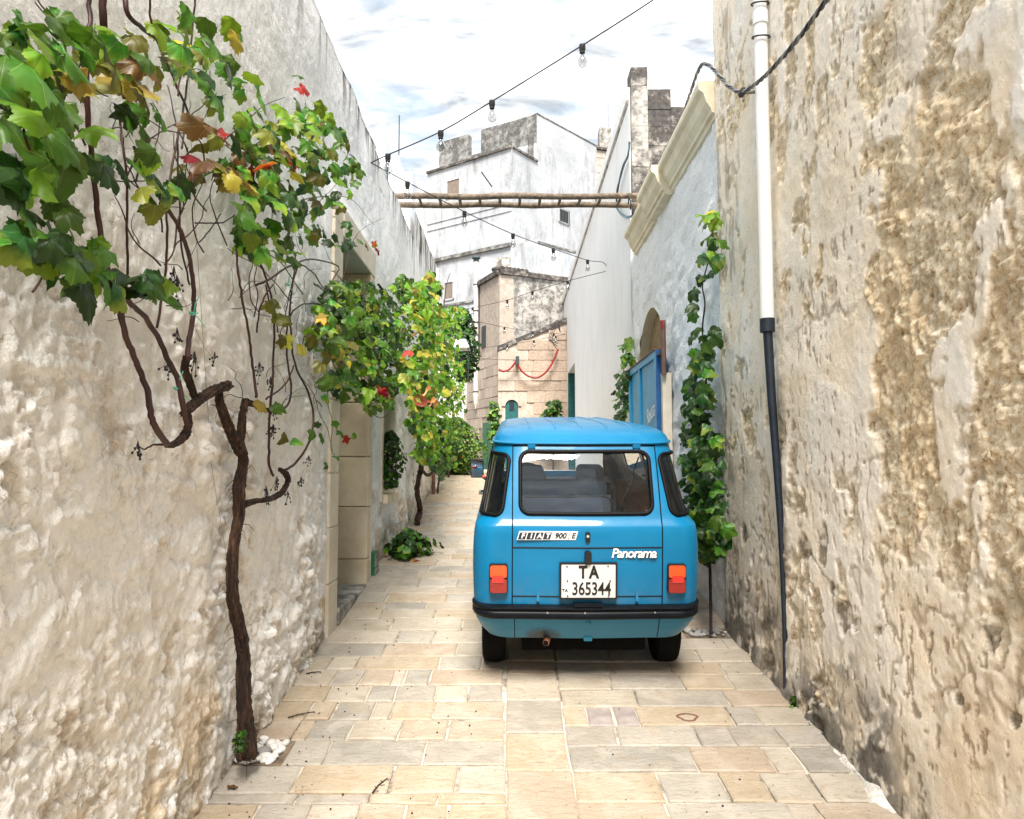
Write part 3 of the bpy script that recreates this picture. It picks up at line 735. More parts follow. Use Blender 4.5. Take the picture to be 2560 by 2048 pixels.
# ================================================================== right: house with flaking plaster
hr = thing('flaking_house', 'old house with flaking cream plaster and exposed yellow stone beside the van', 'building', (1.8, 3, gz(3)))
def xr(y): return 1.82 - .030 * (y - 3.48)
YE = 5.98
def ell(Y, Z, px, py, ry, rz, n):
    p = on_x(px, py, 1.78); return sstep(1.15, .75, np.hypot((Y - p.y) / ry, (Z - p.z) / rz) + .55 * (n - .5))
def right_wall(s0, s1, step, name):
    a = np.arange(s0, s1 + step * .5, step); b = np.arange(-.35, 8.4, step) if step > .02 else np.arange(-.1, 6.6, step)
    S_, Z = np.meshgrid(a, b, indexing='ij')
    Y = np.minimum(S_, YE + .0); ov = np.clip(S_ - YE, 0, None)
    h = Z - SLOPE * Y
    n1 = fbm(Y * 2.0, Z * 2.0, 5, 101); n2 = fbm(Y * 7, Z * 7, 5, 111); n3 = fbm(Y * 3.4, Z * 1.5, 5, 121)
    # where the render has come away: a band slanting down towards the camera
    wy, wz = Y + .10 * (fbm(Y * 6, Z * 6, 4, 401) - .5), Z + .14 * (fbm(Y * 6, Z * 6, 4, 403) - .5)
    edge = 3.50 - .15 * sstep(2.6, 1.7, Z) - .40 * sstep(1.9, 1.2, Z) + 1.5 * (fbm(wy * 1.5, wz * 1.5, 5, 101, .58) - .5) + .35 * (n2 - .5)
    peel = sstep(.06, -.05, wy - edge) * sstep(.80, 1.25, h + 1.0 * (n3 - .5))
    skin = sstep(.50, .53, fbm(wy * 3.0 + 3, wz * 1.3, 5, 141, .58)) * sstep(3.5, 3.0, Y)           # islands of plaster left standing
    peel = peel * (1 - skin)
    spots = np.zeros_like(Y)
    for q in ((1690, 1160, .075, .085), (1725, 1150, .06, .12), (1765, 1290, .085, .11), (1790, 1320, .05, .06), (2045, 1330, .035, .06), (1985, 1470, .03, .05), (2095, 1510, .03, .05),
              (1745, 1240, .025, .04), (1835, 1330, .03, .03), (1930, 1360, .02, .05), (1570, 1120, .05, .07), (1590, 1170, .03, .05)):
        p = on_x(q[0], q[1], 1.78); e_ = np.hypot((wy - p.y + .25 * (wz - p.z)) / q[2], (wz - p.z) / q[3]); spots = np.maximum(spots, sstep(1.05, .9, e_ + .9 * (fbm(Y * 16, Z * 12, 4, 411) - .5)))
    chips = sstep(.60, .62, fbm(wy * 6.5, wz * 5, 5, 151)) * sstep(.35, .6, fbm(Y * 1.6, Z * 1.2, 3, 155))
    brown = np.clip(spots, 0, 1) * .8 * sstep(.3, .55, fbm(Y * 20, Z * 20, 4, 413))
    peel = np.clip(np.maximum(peel, chips * .85), 0, 1)
    ochre = peel * (.5 + .5 * sstep(2.6, 3.1, Y + .5 * (n1 - .5))) * sstep(.50, .60, fbm(wy * 3.0, wz * 2.0, 5, 421, .6) + .25 * sstep(3.0, 3.3, Y) * sstep(2.1, 2.8, Z) - .10 * sstep(2.2, 1.4, Z))
    white = ell(wy, wz, 2145, 190, .16, .26, n2) * 1.0 + ell(wy, wz, 2120, 30, .06, .10, n2)
    white = np.clip(white + .6 * sstep(.56, .68, fbm(wy * 2.2, wz * 1.8, 5, 171)) * (1 - peel) + .35 * skin * sstep(.42, .6, fbm(Y * 3, Z * 2, 4, 175)) * sstep(1.6, 2.2, Z), 0, 1)
    f1, f2, cid = worley(wy / .060 + .8 * n1, wz / .045 + .8 * n2, 5)
    f1b, f2b, cidb = worley(wy / .15 + n1, wz / .10 + n2, 15)
    rd = ridged(wy * 9, wz * 8, 5, 133)
    lump = sstep(.35, .7, fbm(Y * 3.1, Z * 2.6, 4, 135))
    rub = (.55 - f1) * .022 * (.2 + cid) * lump + .036 * (n2 - .5) + .020 * (rd - .45) + .024 * (fbm(Y * 30, Z * 30, 4, 131, .66) - .5) + .024 * sstep(0, .35, f2b - f1b) * cidb * lump
    pores = sstep(.66, .72, fbm(Y * 30, Z * 14, 4, 181)) * sstep(.38, .60, fbm(Y * 2.4, Z * 2.0, 3, 187))
    crack = sstep(.030, .0, np.abs(fbm(wy * 2.1, wz * 1.6, 5, 441) - .5)) * sstep(.5, .62, fbm(Y * 1.4, Z * 1.4, 3, 443))
    pl = .022 * (n1 - .5) + .007 * (fbm(Y * 9, Z * 6, 5, 191, .6) - .5) - .007 * pores + .0035 * (fbm(Y * 40, Z * 30, 3, 193) - .5) - .007 * crack
    d = peel * (-.018 + rub) + (1 - peel) * pl - .014 * spots + .005 * white
    d = d + .035 * np.exp(-np.clip(h, 0, None) / .14) * (.2 + 1.0 * fbm(Y * 4, Z * 3, 4, 7)) + .03 * (fbm(Y * .8, Z * .5, 3, 9) - .5)
    near_pipe = sstep(.14, .02, np.abs(Y - 4.72 - .02 * (n2 - .5))) * sstep(3.2, 2.2, Z)
    d = d + near_pipe * .03 * (n2 - .2)
    mould = np.clip(sstep(.70, .0, h + .9 * (fbm(Y * 3, Z * 4, 5, 201) - .5)) * sstep(.28, .46, fbm(Y * 10, Z * 10, 5, 203)) * sstep(2.9, 3.7, Y), 0, .95)
    mould = np.maximum(mould, .6 * sstep(.7, .0, h + .6 * (n2 - .5)) * sstep(.56, .66, fbm(Y * 11, Z * 3, 4, 205)))
    mould = np.maximum(mould, near_pipe * sstep(.45, .65, n2) * .6)
    mould = np.maximum(mould, .5 * sstep(5.2, 5.8, Y) * sstep(.55, .68, fbm(Y * 12, Z * 3, 4, 207)))
    ragged = .05 * (fbm(Z * 3, Z * 0 + 1, 5, 301) - .5) * sstep(YE - .25, YE, Y)
    X = xr(Y) - d + ov
    Yo = Y + ragged + .25 * np.clip(ov, 0, .04)
    return grid_mesh(name, np.stack([X, Yo, Z], -1), None, dict(peel=peel, ochre=ochre, white=white, crevice_dark=np.clip(pores + crack * .7 + sstep(.10, -.25, rd - .45 + (n2 - .5)) * peel * .5, 0, 1), brown=brown, mould=mould), M['flaking'], flip=True)
put('wall', right_wall(2.2, 4.4, .0090, 'wall'), hr)
put('wall', right_wall(4.39, 6.42, .0130, 'wall'), hr)
put('wall', right_wall(-2.0, 2.2, .05, 'wall'), hr)
pb = [(xr(y), y) for y in (2.2, 4, YE)]
put('upper_wall', mesh_of('upper_wall', [(x + .01, y, zz) for x, y in pb for zz in (6.55, 8.4)], [(0, 1, 3, 2), (2, 3, 5, 4)], M['lichen_light']), hr)
MB().box((2.2, -2, -.6), (8, YE - .02, 8.3)).put('rear_wall', M['white_cream'], hr)
# broken mortar skirting at the foot of the wall
V = []; Fc = []
g4 = random.Random(3); n = 90
for i in range(n):
    y = 2.3 + i * (YE - 2.35) / (n - 1); q_ = .25 + .75 * max(0, math.sin(i * .23) * .5 + math.sin(i * .61 + 1) * .5 + .25) if i < 52 else .2; e = (.012 + .030 * g4.random()) * q_; top = (.014 + .055 * g4.random()) * q_
    x0 = xr(y) - .03; z0 = gz(y)
    V += [(x0 - e - .04, y, z0 - .01), (x0 - e * .8, y, z0 + top * .7), (x0 - .01, y + .01 * g4.random(), z0 + top), (x0 + .06, y, z0 + top * .9)]
for i in range(n - 1):
    for k in range(3): Fc.append((i * 4 + k, i * 4 + k + 1, i * 4 + 5 + k, i * 4 + 4 + k))
put('mortar_skirting', mesh_of('mortar_skirting', V, Fc, M['lime_skim'], True), hr)

# downpipe: white plastic above, dark blue sleeve below running into the wall
dp = thing('downpipe', 'white drainpipe with dark blue lower length on the flaking wall', 'pipe', (1.72, 4.8, gz(4.8)))
PXX = 1.715
up_ = MB().tube([(PXX, 4.78, 3.0), (PXX, 4.76, 5.0), (PXX, 4.75, 8.3)], .045, 20).put('upper_pipe', M['pvc'], dp, smooth=True, sharp=40)
MB().tube([(PXX, 4.757, 5.07), (PXX, 4.756, 5.16)], .051, 20).put('collar', M['pvc'], dp, smooth=True, sharp=40)
MB().tube([(PXX, 4.78, 2.93), (PXX, 4.78, 3.02)], .049, 20).put('coupling', M['navy'], dp, smooth=True, sharp=40)
lo = [(PXX, 4.78, 2.98), (PXX + .012, 4.77, 2.5), (PXX + .032, 4.76, 2.0), (PXX + .046, 4.75, 1.5), (PXX + .050, 4.75, 1.0), (PXX + .040, 4.75, gz(4.7) - .05)]
MB().tube(spline(lo, 5), [.032 - .019 * k / 25 for k in range(26)], 16).put('lower_pipe', M['navy'], dp, smooth=True, sharp=40)
for zz in (5.22, 4.98):
    pts = [(PXX + .058 * math.cos(a) , 4.756 + .058 * math.sin(a), zz + .02 * math.sin(a)) for a in [2 * math.pi * k / 14 for k in range(14)]]
    MB().tube(pts, .006, 6, closed=True).put('tie', M['cable'], dp)

# ================================================================== right: white house with cornice and arch
hw = thing('cornice_house', 'rough white house with cream cornice and brown blind arch behind the van', 'building', (1.78, 8.2, gz(8)))
def col_wall(x, ya, zb, zt, nz, disp, name, mat, flip=True):
    """wall in plane x whose columns run from zb(y) to zt(y)"""
    ya = np.array(ya); T = np.linspace(0, 1, nz)
    Y = np.repeat(ya[:, None], nz, 1)
    Zb = np.array([zb(i, y) for i, y in enumerate(ya)])[:, None]; Zt = np.array([zt(y) for y in ya])[:, None]
    Z = Zb + (Zt - Zb) * T[None, :]
    return grid_mesh(name, np.stack([x - disp(Y, Z), Y, Z], -1), None, None, M[mat], flip)
AC, AR, AS = 9.13, .88, 3.15
pieces = [(list(np.arange(5.9, AC - AR, .035)) + [AC - AR], lambda i, y: gz(y) - .1, 150), (list(AC - AR * np.cos(np.linspace(0, math.pi, 41))), lambda i, y: AS + math.sqrt(max(0, AR * AR - (y - AC) ** 2)), 60), ([AC + AR] + list(np.arange(AC + AR + .03, 10.40, .035)) + [10.41], lambda i, y: gz(y) - .1, 150)]
def dispw(Y, Z):
    f1, f2, cid = worley(Y / .33, Z / .22, 61)
    return .022 * sstep(0, .5, f2 - f1) * cid + .05 * (fbm(Y * 2, Z * 2, 4, 63) - .5) * sstep(0, .25, np.abs(np.hypot(Y - AC, np.clip(Z - AS, 0, None)) - AR)) + .02 * (fbm(Y * 9, Z * 9, 4, 64) - .5)
for ya, zb, nz0 in pieces: put('wall', col_wall(1.78, ya, zb, lambda y: 5.12, nz0, dispw, 'wall', 'white_rough'), hw)
ar = [(AC - AR, gz(8)), (AC - AR, AS)] + [(AC - AR * math.cos(q), AS + AR * math.sin(q)) for q in np.linspace(0, math.pi, 33)[1:-1]] + [(AC + AR, AS), (AC + AR, gz(10))]
V = []; Fc = []
for i, (y, z) in enumerate(ar): V += [(1.775, y, z), (1.98, y, z)]
for i in range(len(ar) - 1): Fc.append((2 * i, 2 * i + 1, 2 * i + 3, 2 * i + 2))
put('arch_reveal', mesh_of('arch_reveal', V, Fc, M['cornice'], True, 30), hw)
put('arch_infill', mesh_of('arch_infill', [(1.90, y, z) for y, z in ar], [tuple(range(len(ar)))], M['tufa_brown']), hw)
prof = [(.0, 5.02), (.025, 5.02), (.03, 5.06), (.055, 5.07), (.06, 5.10), (.10, 5.16), (.125, 5.24), (.165, 5.27), (.17, 5.30), (.165, 5.345), (-.4, 5.36), (-.4, 5.05)]
def cornice(y0, y1, fwd, name):
    ps = [(1.775 - a - (fwd if a > 0 else 0), z - (fwd * .25 if a >= 0 else 0)) for a, z in prof]; m = len(ps)
    mb = MB().add([(x, y0, z) for x, z in ps] + [(x, y1, z) for x, z in ps], [tuple(range(m - 1, -1, -1)), tuple(range(m, 2 * m))] + [(i, (i + 1) % m, m + (i + 1) % m, m + i) for i in range(m)])
    return put(name, mesh_of(name, mb.v, mb.f, M['cornice']), hw)
for a, b, f in ((5.99, 7.70, 0), (7.70, 8.62, .075), (8.62, 10.10, 0)): cornice(a, b, f, 'cornice')
MB().box((2.02, 5.99, .3), (7.5, 10.40, 5.10)).put('rear_wall', M['white_cream'], hw)
# blue gate leaf folded in front of the arch
gt = thing('blue_gate', 'blue panelled gate leaf standing in front of the brown arch', 'gate', (1.66, 8.9, gz(8.9)))
G0, G1, GT = 8.02, 9.92, 3.32
zb0 = gz(8) + .04
MB().box((1.642, G0 + .02, zb0), (1.70, G1 - .02, GT - .02)).put('leaf', M['gate_blue'], gt)
for a, b in (((1.615, G0, zb0), (1.712, G0 + .11, GT)), ((1.615, G1 - .10, zb0), (1.712, G1, GT)), ((1.617, 9.08, zb0), (1.71, 9.17, GT - .075)), ((1.613, G0 + .002, GT - .075), (1.714, G1 - .002, GT + .003)), ((1.616, G0 + .11, zb0 + .02), (1.71, G1 - .1, zb0 + .16))):
    MB().box(a, b).put('frame_rail', M['gate_blue'], gt)
MB().box((1.60, G0 - .004, GT + .004), (1.73, G1 + .03, GT + .022)).put('top_edge', M['rust_pipe'], gt)
MB().box((1.612, G0 - .012, zb0), (1.716, G0 - .001, GT)).put('end_plate', M['gate_dark'], gt)
def text_mesh(s, size, ext, mat, bold=0.0, shear=0.0, space=1.0):
    c = bpy.data.curves.new('lettering', 'FONT'); c.body = s; c.size = size; c.extrude = ext; c.offset = bold; c.shear = shear; c.align_x = 'CENTER'; c.align_y = 'CENTER'; c.space_character = space; c.resolution_u = 3
    o = bpy.data.objects.new('lettering', c); COL.objects.link(o)
    dg = bpy.context.evaluated_depsgraph_get(); me = bpy.data.meshes.new_from_object(o.evaluated_get(dg)); bpy.data.objects.remove(o); bpy.data.curves.remove(c)
    me.materials.clear(); me.materials.append(mat); return me
tm = text_mesh('Rusetta', .19, .001, M['badge_white'], -.004, .28, .9)
p = on_x(1376, 868, 1.63)
Mt = Matrix.Translation((1.638, 8.48, p.z)) @ Matrix(((0, 0, -1, 0), (-1, 0, 0, 0), (0, 1, 0, 0), (0, 0, 0, 1))) @ Matrix.Rotation(R(12), 4, 'Z') @ Matrix.Diagonal((.95, 1.5, 1, 1))
tm.transform(Mt); put('lettering', tm, gt)
po = thing('gate_post', 'pale gate post topped by a red tube beside the blue gate', 'post', (1.72, 7.9, gz(7.9)))
MB().box((1.66, 7.90, gz(7.9)), (1.76, 7.99, 3.05)).put('post', M['surround'], po)
MB().tube([(1.67, 7.86, 3.02), (1.67, 7.86, 3.62)], .028, 12).put('tube', M['rust_pipe'], po, smooth=True, sharp=40)
MB().tube([(1.668, 7.86, 3.53), (1.668, 7.86, 3.625)], .0285, 12).put('red_tip', M['hose_red'], po, smooth=True, sharp=40)
MB().box((1.62, 7.87, 3.25), (1.70, 8.02, 3.275)).put('bracket', M['iron'], po)

# ================================================================== right: tall smooth white house
ht = thing('smooth_white_house', 'tall smooth white house with flat parapet and teal doorway down the lane', 'building', (1.75, 18, gz(18)))
TZ = 7.66; D0, D1, DT = 19.9, 22.4, 4.88
V = [(1.75, 10.42, .8), (1.75, 10.42, TZ), (1.75, D0, .8), (1.75, D0, TZ), (1.75, D1, .8), (1.75, D1, TZ), (1.75, 26, .8), (1.75, 26, TZ), (1.75, D0, DT), (1.75, D1, DT)]
put('wall', mesh_of('wall', V, [(0, 1, 3, 8, 2), (8, 3, 5, 9), (4, 9, 5, 7, 6)], M['white_smooth']), ht)
MB().box((2.2, 10.44, .8), (8, 26, TZ - .02)).put('rear_wall', M['white_smooth'], ht)
MB().box((1.752, 25.9, .8), (2.3, 26.0, TZ - .02)).put('end_wall', M['white_smooth'], ht)
MB().box((1.752, 10.425, .8), (2.3, 10.47, TZ - .02)).put('end_wall', M['white_smooth'], ht)
MB().box((1.715, 10.43, TZ - .17), (2.25, 26.02, TZ + .03)).put('coping', M['white_smooth'], ht)
MB().box((1.735, 10.44, TZ - .22), (1.752, 26.0, TZ - .175)).put('coping_shadow_band', M['lichen_light'], ht)  # grey strip drawn in as the shadow line under the coping
MB().box((1.752, D0, 1.2), (2.2, D0 + .02, DT)).box((1.752, D1 - .02, 1.2), (2.2, D1, DT)).put('reveal', M['teal_door'], ht)
MB().box((1.752, D0, DT - .02), (2.2, D1, DT)).put('lintel', M['white_smooth'], ht)
MB().box((2.05, D0, 1.2), (2.1, D1, DT)).put('door', M['teal_door'], ht)
# stepped end wall of weathered stone blocks, seen over the cornice house
g5 = random.Random(17)
yW = 10.36
steps = [(1327, 1362, 143), (1362, 1412, 188), (1412, 1446, 225), (1446, 1500, 262)]
zbot = 5.3
for k, (xa, xb, yt) in enumerate(steps):
    a, b = on_y(xa, yt, yW), on_y(xb, yt, yW); z = a.z; x1 = b.x if k < 3 else b.x + 1.5; row = 0
    while z > zbot + .02:
        hh = min(g5.uniform(.26, .34) if k else (.30 if row == 0 else .62), z - zbot)
        dd_ = .02 * g5.random()
        pale = k == 0 and row in (1, 2)
        put('stone_block', bevel_mesh(MB().box((a.x + .001, yW - dd_ * .6 - (.03 if k == 0 else 0), z - hh + .002), (x1 - .001, yW + .3, z - .001)).mesh('stone_block', M['lichen_light'] if pale else M['lichen_dark']), .006), ht)
        z -= hh; row += 1
# cable bundle on the smooth wall
cb = thing('wall_cables', 'teal cable bundle hanging on the smooth white wall beside the ladder', 'cable', (1.7, 10.5, 6))
for k in range(4):
    pts = []
    for (x, y) in ((1326, 298), (1322, 325), (1312, 345), (1306, 370), (1301, 400), (1299, 432), (1306, 448), (1318, 456), (1330, 452), (1338, 440)):
        Y_ = 10.62 + 1.0 * (1326 - x) / 27 if x < 1327 else 10.3
        p = on_x(x + (k - 1.5) * 1.6 * math.sin(y * .05 + k), y + k, 1.70 - .006 * k); pts.append(p)
    MB().tube(spline(pts, 4), .009, 6).put('cable', M['cable_teal' if k % 2 else 'cable'], cb, smooth=True)

# ================================================================== houses at the end of the lane
def face_pt(A, B, f, z, out=0.0):
    d = Vector((B[0] - A[0], B[1] - A[1])); nrm = Vector((d.y, -d.x)).normalized()
    return Vector((A[0] + d.x * f - nrm.x * -out, A[1] + d.y * f - nrm.y * -out, z))
def slab(A, B, z0, z1, t_, out=0.0):
    """box along plan line A-B: front face 'out' proud of the line, thickness t_ behind it"""
    d = Vector((B[0] - A[0], B[1] - A[1])); nr = Vector((d.y, -d.x)).normalized()      # to the right of A->B
    p = [Vector(A) + nr * out, Vector(B) + nr * out, Vector(B) - nr * (t_ - out), Vector(A) - nr * (t_ - out)]
    return MB().hexa([(q.x, q.y, z0) for q in p], [(q.x, q.y, z1) for q in p])
def plan(x, y, Y): p = on_y(x, y, Y); return (p.x, p.y)
def zat(x, y, Y): return on_y(x, y, Y).z
def pix_face(A, B, x, y):
    """where the line of sight through print point (x, y) meets the vertical plane over A-B: (fraction, z)"""
    d = ray(x, y); e = Vector((B[0] - A[0], B[1] - A[1])); det = d.x * -e.y + d.y * e.x
    t_ = (A[0] * -e.y + A[1] * e.x) / det; P = CAM + d * t_
    return ((P.x - A[0]) * e.x + (P.y - A[1]) * e.y) / e.length_squared, P.z
def rect_on(A, B, x0, y0, x1, y1):
    f0, za = pix_face(A, B, x0, y0); f1, zb_ = pix_face(A, B, x1, y1); return f0, f1, min(zb_, za), max(zb_, za)
def sub(A, B, f): return (A[0] + (B[0] - A[0]) * f, A[1] + (B[1] - A[1]) * f)

tw = thing('tower_house', 'tall weathered white house with notched grey parapet closing the lane', 'building', (0, 32, gz(30)))
mc, ml, mr = plan(1130, 240, 32.0), plan(925, 300, 34.9), plan(1256, 310, 35.4)
zt = zat(1130, 240, 32.0)
lc, ll = plan(1078, 312, 30.5), plan(900, 368, 33.35)
zl = zat(1078, 312, 30.5)
back = (mr[0] - 4.5, mr[1] + 4.0)
# main upper block: front faces are left (ml-mc) and right (mc-mr)
zp = zat(1078, 318, 32.6) + .15
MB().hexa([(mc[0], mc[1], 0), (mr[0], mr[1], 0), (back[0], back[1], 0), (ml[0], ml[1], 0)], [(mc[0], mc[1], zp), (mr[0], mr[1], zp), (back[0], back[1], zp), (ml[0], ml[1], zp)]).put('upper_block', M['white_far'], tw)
f0, _ = pix_face(ml, mc, 985, 300); f1, _ = pix_face(ml, mc, 1013, 300)
zn = pix_face(ml, mc, 1000, 325)[1]
slab(ml, sub(ml, mc, f0), zp, zt - .03, .35, .01).put('parapet', M['lichen_grey'], tw)
slab(sub(ml, mc, f1), mc, zp, zt, .35, .01).put('parapet', M['lichen_grey'], tw)
slab(sub(ml, mc, f0), sub(ml, mc, f1), zp, zn, .35, .008).put('parapet', M['lichen_grey'], tw)
slab((mc[0] + .003, mc[1] + .003), mr, zp, zt, .35, .002).put('parapet', M['white_far'], tw)
slab((mc[0] + .003, mc[1] + .003), mr, zt, zt + .05, .38, .03).put('coping', M['lichen_grey'], tw)
# lower block with terrace
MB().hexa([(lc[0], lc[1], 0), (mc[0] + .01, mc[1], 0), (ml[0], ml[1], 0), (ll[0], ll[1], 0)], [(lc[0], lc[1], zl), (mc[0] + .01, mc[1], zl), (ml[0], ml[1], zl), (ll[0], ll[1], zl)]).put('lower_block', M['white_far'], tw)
slab(ll, lc, zl, zl + .10, .5, .10).put('coping', M['lichen_dark'], tw)
slab(lc, (mc[0], mc[1]), zl, zl + .10, .5, .08).put('coping', M['lichen_dark'], tw)
def window(A, B, box, par, frame, infill, depth=.1, fw=.07, bars=False):
    f0, f1, z0, z1 = rect_on(A, B, *box); L = math.hypot(B[0] - A[0], B[1] - A[1]); q = fw / L
    wn_ = slab(sub(A, B, f0), sub(A, B, f1), z0, z1, .1, .012).put('window', infill, par)
    for (a, b, c, d) in ((f0 - q, f0, z0 - fw, z1 + fw), (f1, f1 + q, z0 - fw, z1 + fw), (f0, f1, z1, z1 + fw), (f0 - q, f1 + q, z0 - fw, z0)):
        slab(sub(A, B, a), sub(A, B, b), c, d, .1, .045).put('frame', frame, wn_)
    if bars:
        for k in range(7):
            p = face_pt(A, B, f0 + (f1 - f0) * k / 6, 0, .09); MB().tube([(p.x, p.y, z0 - .05), (p.x, p.y, z1 + .05)], .018, 5).put('bar', M['iron'], wn_)
    return wn_
window(ll, lc, (942, 383, 968, 409), tw, M['badge_white'], M['shutter'])
window(mc, mr, (1177, 440, 1196, 472), tw, M['white_far'], M['void'], bars=True)
window(ll, lc, (937, 597, 954, 628), tw, M['white_far'], M['shutter'])
f0, f1, z0, z1 = rect_on(ll, lc, 905, 553, 1033, 527); za = pix_face(ll, lc, 908, 552)[1]; zb_ = pix_face(ll, lc, 1072, 515)[1]
slab(ll, lc, (za + zb_) / 2 - .09, (za + zb_) / 2 + .07, .1, .12).put('ledge', M['lichen_grey'], tw)
for yy_ in (447, 462): zz = pix_face(ll, lc, 1000, yy_)[1]; slab(ll, lc, zz - .03, zz + .03, .1, .035).put('string_course', M['white_far'], tw)
zz = pix_face(ll, lc, 980, 637)[1]; slab(ll, lc, zz - .05, zz + .05, .1, .06).put('string_course', M['lichen_grey'], tw)
p = face_pt(ll, lc, pix_face(ll, lc, 1040, 400)[0], zat(1040, 400, 31.3), .15); MB().tube([p, p + Vector((-.45, -.3, .55))], .03, 5).put('flag_bracket', M['iron'], tw)
# spout pipe in the angle of the terrace
p = on_y(1122, 300, 32.0); MB().tube([(p.x - .1, 31.95, zl + .1), (p.x - .1, 31.95, zat(1122, 290, 32.0))], .12, 8).put('flue_pipe', M['lichen_grey'], tw)
# annex in front of the right face
ac, al, arr = plan(1132, 502, 27.2), plan(1076, 512, 27.9), plan(1212, 535, 28.6)
za_ = zat(1132, 502, 27.2)
an_ = thing('annex_block', 'peeling white annex block low in front of the tall white house', 'building', (ac[0], ac[1], gz(20)))
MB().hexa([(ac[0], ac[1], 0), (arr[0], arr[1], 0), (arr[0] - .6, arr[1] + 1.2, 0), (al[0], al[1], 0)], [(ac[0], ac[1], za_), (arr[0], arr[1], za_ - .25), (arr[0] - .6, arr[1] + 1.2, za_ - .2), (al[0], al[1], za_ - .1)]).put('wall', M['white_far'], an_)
slab(ac, arr, za_ - .18, za_ - .10, .1, .03).put('coping', M['lichen_grey'], an_)
ps_ = plan(1065, 560, 26.8); MB().box((ps_[0] - .38, 26.4, 6), (ps_[0] + .18, 27, zat(1065, 548, 26.8))).put('chimney', M['lichen_light'], an_)
# brick house and chimney glimpsed behind the smooth white house
bk = thing('tan_brick_house', 'tan block house with pale chimney behind the smooth white house', 'building', (4, 38, gz(20)))
A, B = plan(1238, 318, 37), plan(1330, 300, 38); zk = zat(1260, 312, 37)
slab(A, B, 0, zk, 3, 0).put('wall', M['sandstone'], bk)
slab(A, B, zk, zk + .12, 3, .15).put('coping', M['lichen_dark'], bk)
g6 = random.Random(4); z = zk - .02
Lw = math.hypot(B[0] - A[0], B[1] - A[1])
while z > zk - 2.6:
    f = -.02 + g6.random() * .02
    while f < .45:
        f2 = f + g6.uniform(.5, .75) / Lw; slab(sub(A, B, f + .004), sub(A, B, f2), z - .40, z - .02, .08, .03 + .02 * g6.random()).put('stone_block', M['sandstone'], bk); f = f2
    z -= .42
a, b = on_y(1262, 268, 37.5), on_y(1288, 268, 37.5)
MB().box((a.x, 37.5, zk), (b.x, 38.3, a.z)).put('chimney', M['lichen_light'], bk)
an2 = on_y(1280, 205, 37.7); MB().tube([(an2.x, 37.7, a.z), (an2.x, 37.7, an2.z)], .02, 5).put('antenna', M['iron'], bk)

# stone house with arched teal door
st = thing('stone_house', 'pink stone house with arched teal door and green door across the lane end', 'building', (-.4, 23, gz(23)))
sc_, sl, sr = plan(1052, 577, 23.0), plan(985, 620, 25.6), plan(1215, 600, 24.3)
e_ = Vector((sl[0] - sc_[0], sl[1] - sc_[1]))
zs = zat(1052, 577, 23.0)
sl_up = sub(sl, sc_, .32)
MB().hexa([(sc_[0], sc_[1], 0), (sr[0], sr[1], 0), (sr[0], sr[1] + 4, 0), (sl_up[0], sl_up[1] + 2, 0)], [(sc_[0], sc_[1], zs), (sr[0], sr[1], zs), (sr[0], sr[1] + 4, zs), (sl_up[0], sl_up[1] + 2, zs)]).put('upper_wall', M['lichen_light'], st)
slab(sl_up, sc_, 0, zs - .02, .5, 0).put('side_wall', M['sandstone'], st)
slab(sl, sl_up, 0, zat(985, 790, 25), .5, -.01).put('side_wall', M['sandstone'], st)
slab(sl_up, sc_, zs - .02, zs + .14, .5, .10).put('eaves', M['roof_tile'], st)
slab(sc_, sr, zs, zs + .16, .5, .10).put('eaves', M['roof_tile'], st)
for k in range(7):                         # a few humped roof tiles on the corner
    f = .02 + k * .05; p = face_pt(sc_, sr, f, zs + .16, .08)
    q = face_pt(sc_, sr, f, zs + .30 - .01 * k, -.6); MB().tube([p, q], [.095, .08], 8).put('roof_tile', M['roof_tile'], st)
# lean-to wall in front, sloped top
wa, wb = (plan(1049, 735, 22.75)), plan(1215, 660, 22.75)
za, zb2 = zat(1049, 738, 22.75), zat(1178, 684, 22.75)
zb_end = za + (zb2 - za) * (wb[0] - wa[0]) / (plan(1178, 684, 22.75)[0] - wa[0])
MB().add([(wa[0], wa[1], 0), (wb[0], wb[1], 0), (wb[0], wb[1], zb_end), (wa[0], wa[1], za), (wa[0], wa[1] + .3, 0), (wb[0], wb[1] + .3, 0), (wb[0], wb[1] + .3, zb_end), (wa[0], wa[1] + .3, za)],
         [(0, 1, 2, 3), (3, 2, 6, 7), (0, 3, 7, 4), (1, 5, 6, 2)]).put('front_wall', M['sandstone'], st)
MB().add([(wa[0] - .03, wa[1] - .06, za - .02), (wb[0], wb[1] - .06, zb_end - .02), (wb[0], wb[1] - .06, zb_end + .13), (wa[0] - .03, wa[1] - .06, za + .13)] + [(wa[0] - .03, wa[1] + .31, za - .02), (wb[0], wb[1] + .31, zb_end - .02), (wb[0], wb[1] + .31, zb_end + .13), (wa[0] - .03, wa[1] + .31, za + .13)],
         [(0, 1, 2, 3), (3, 2, 6, 7), (0, 3, 7, 4), (1, 5, 6, 2), (0, 4, 5, 1)]).put('coping', M['lichen_dark'], st)
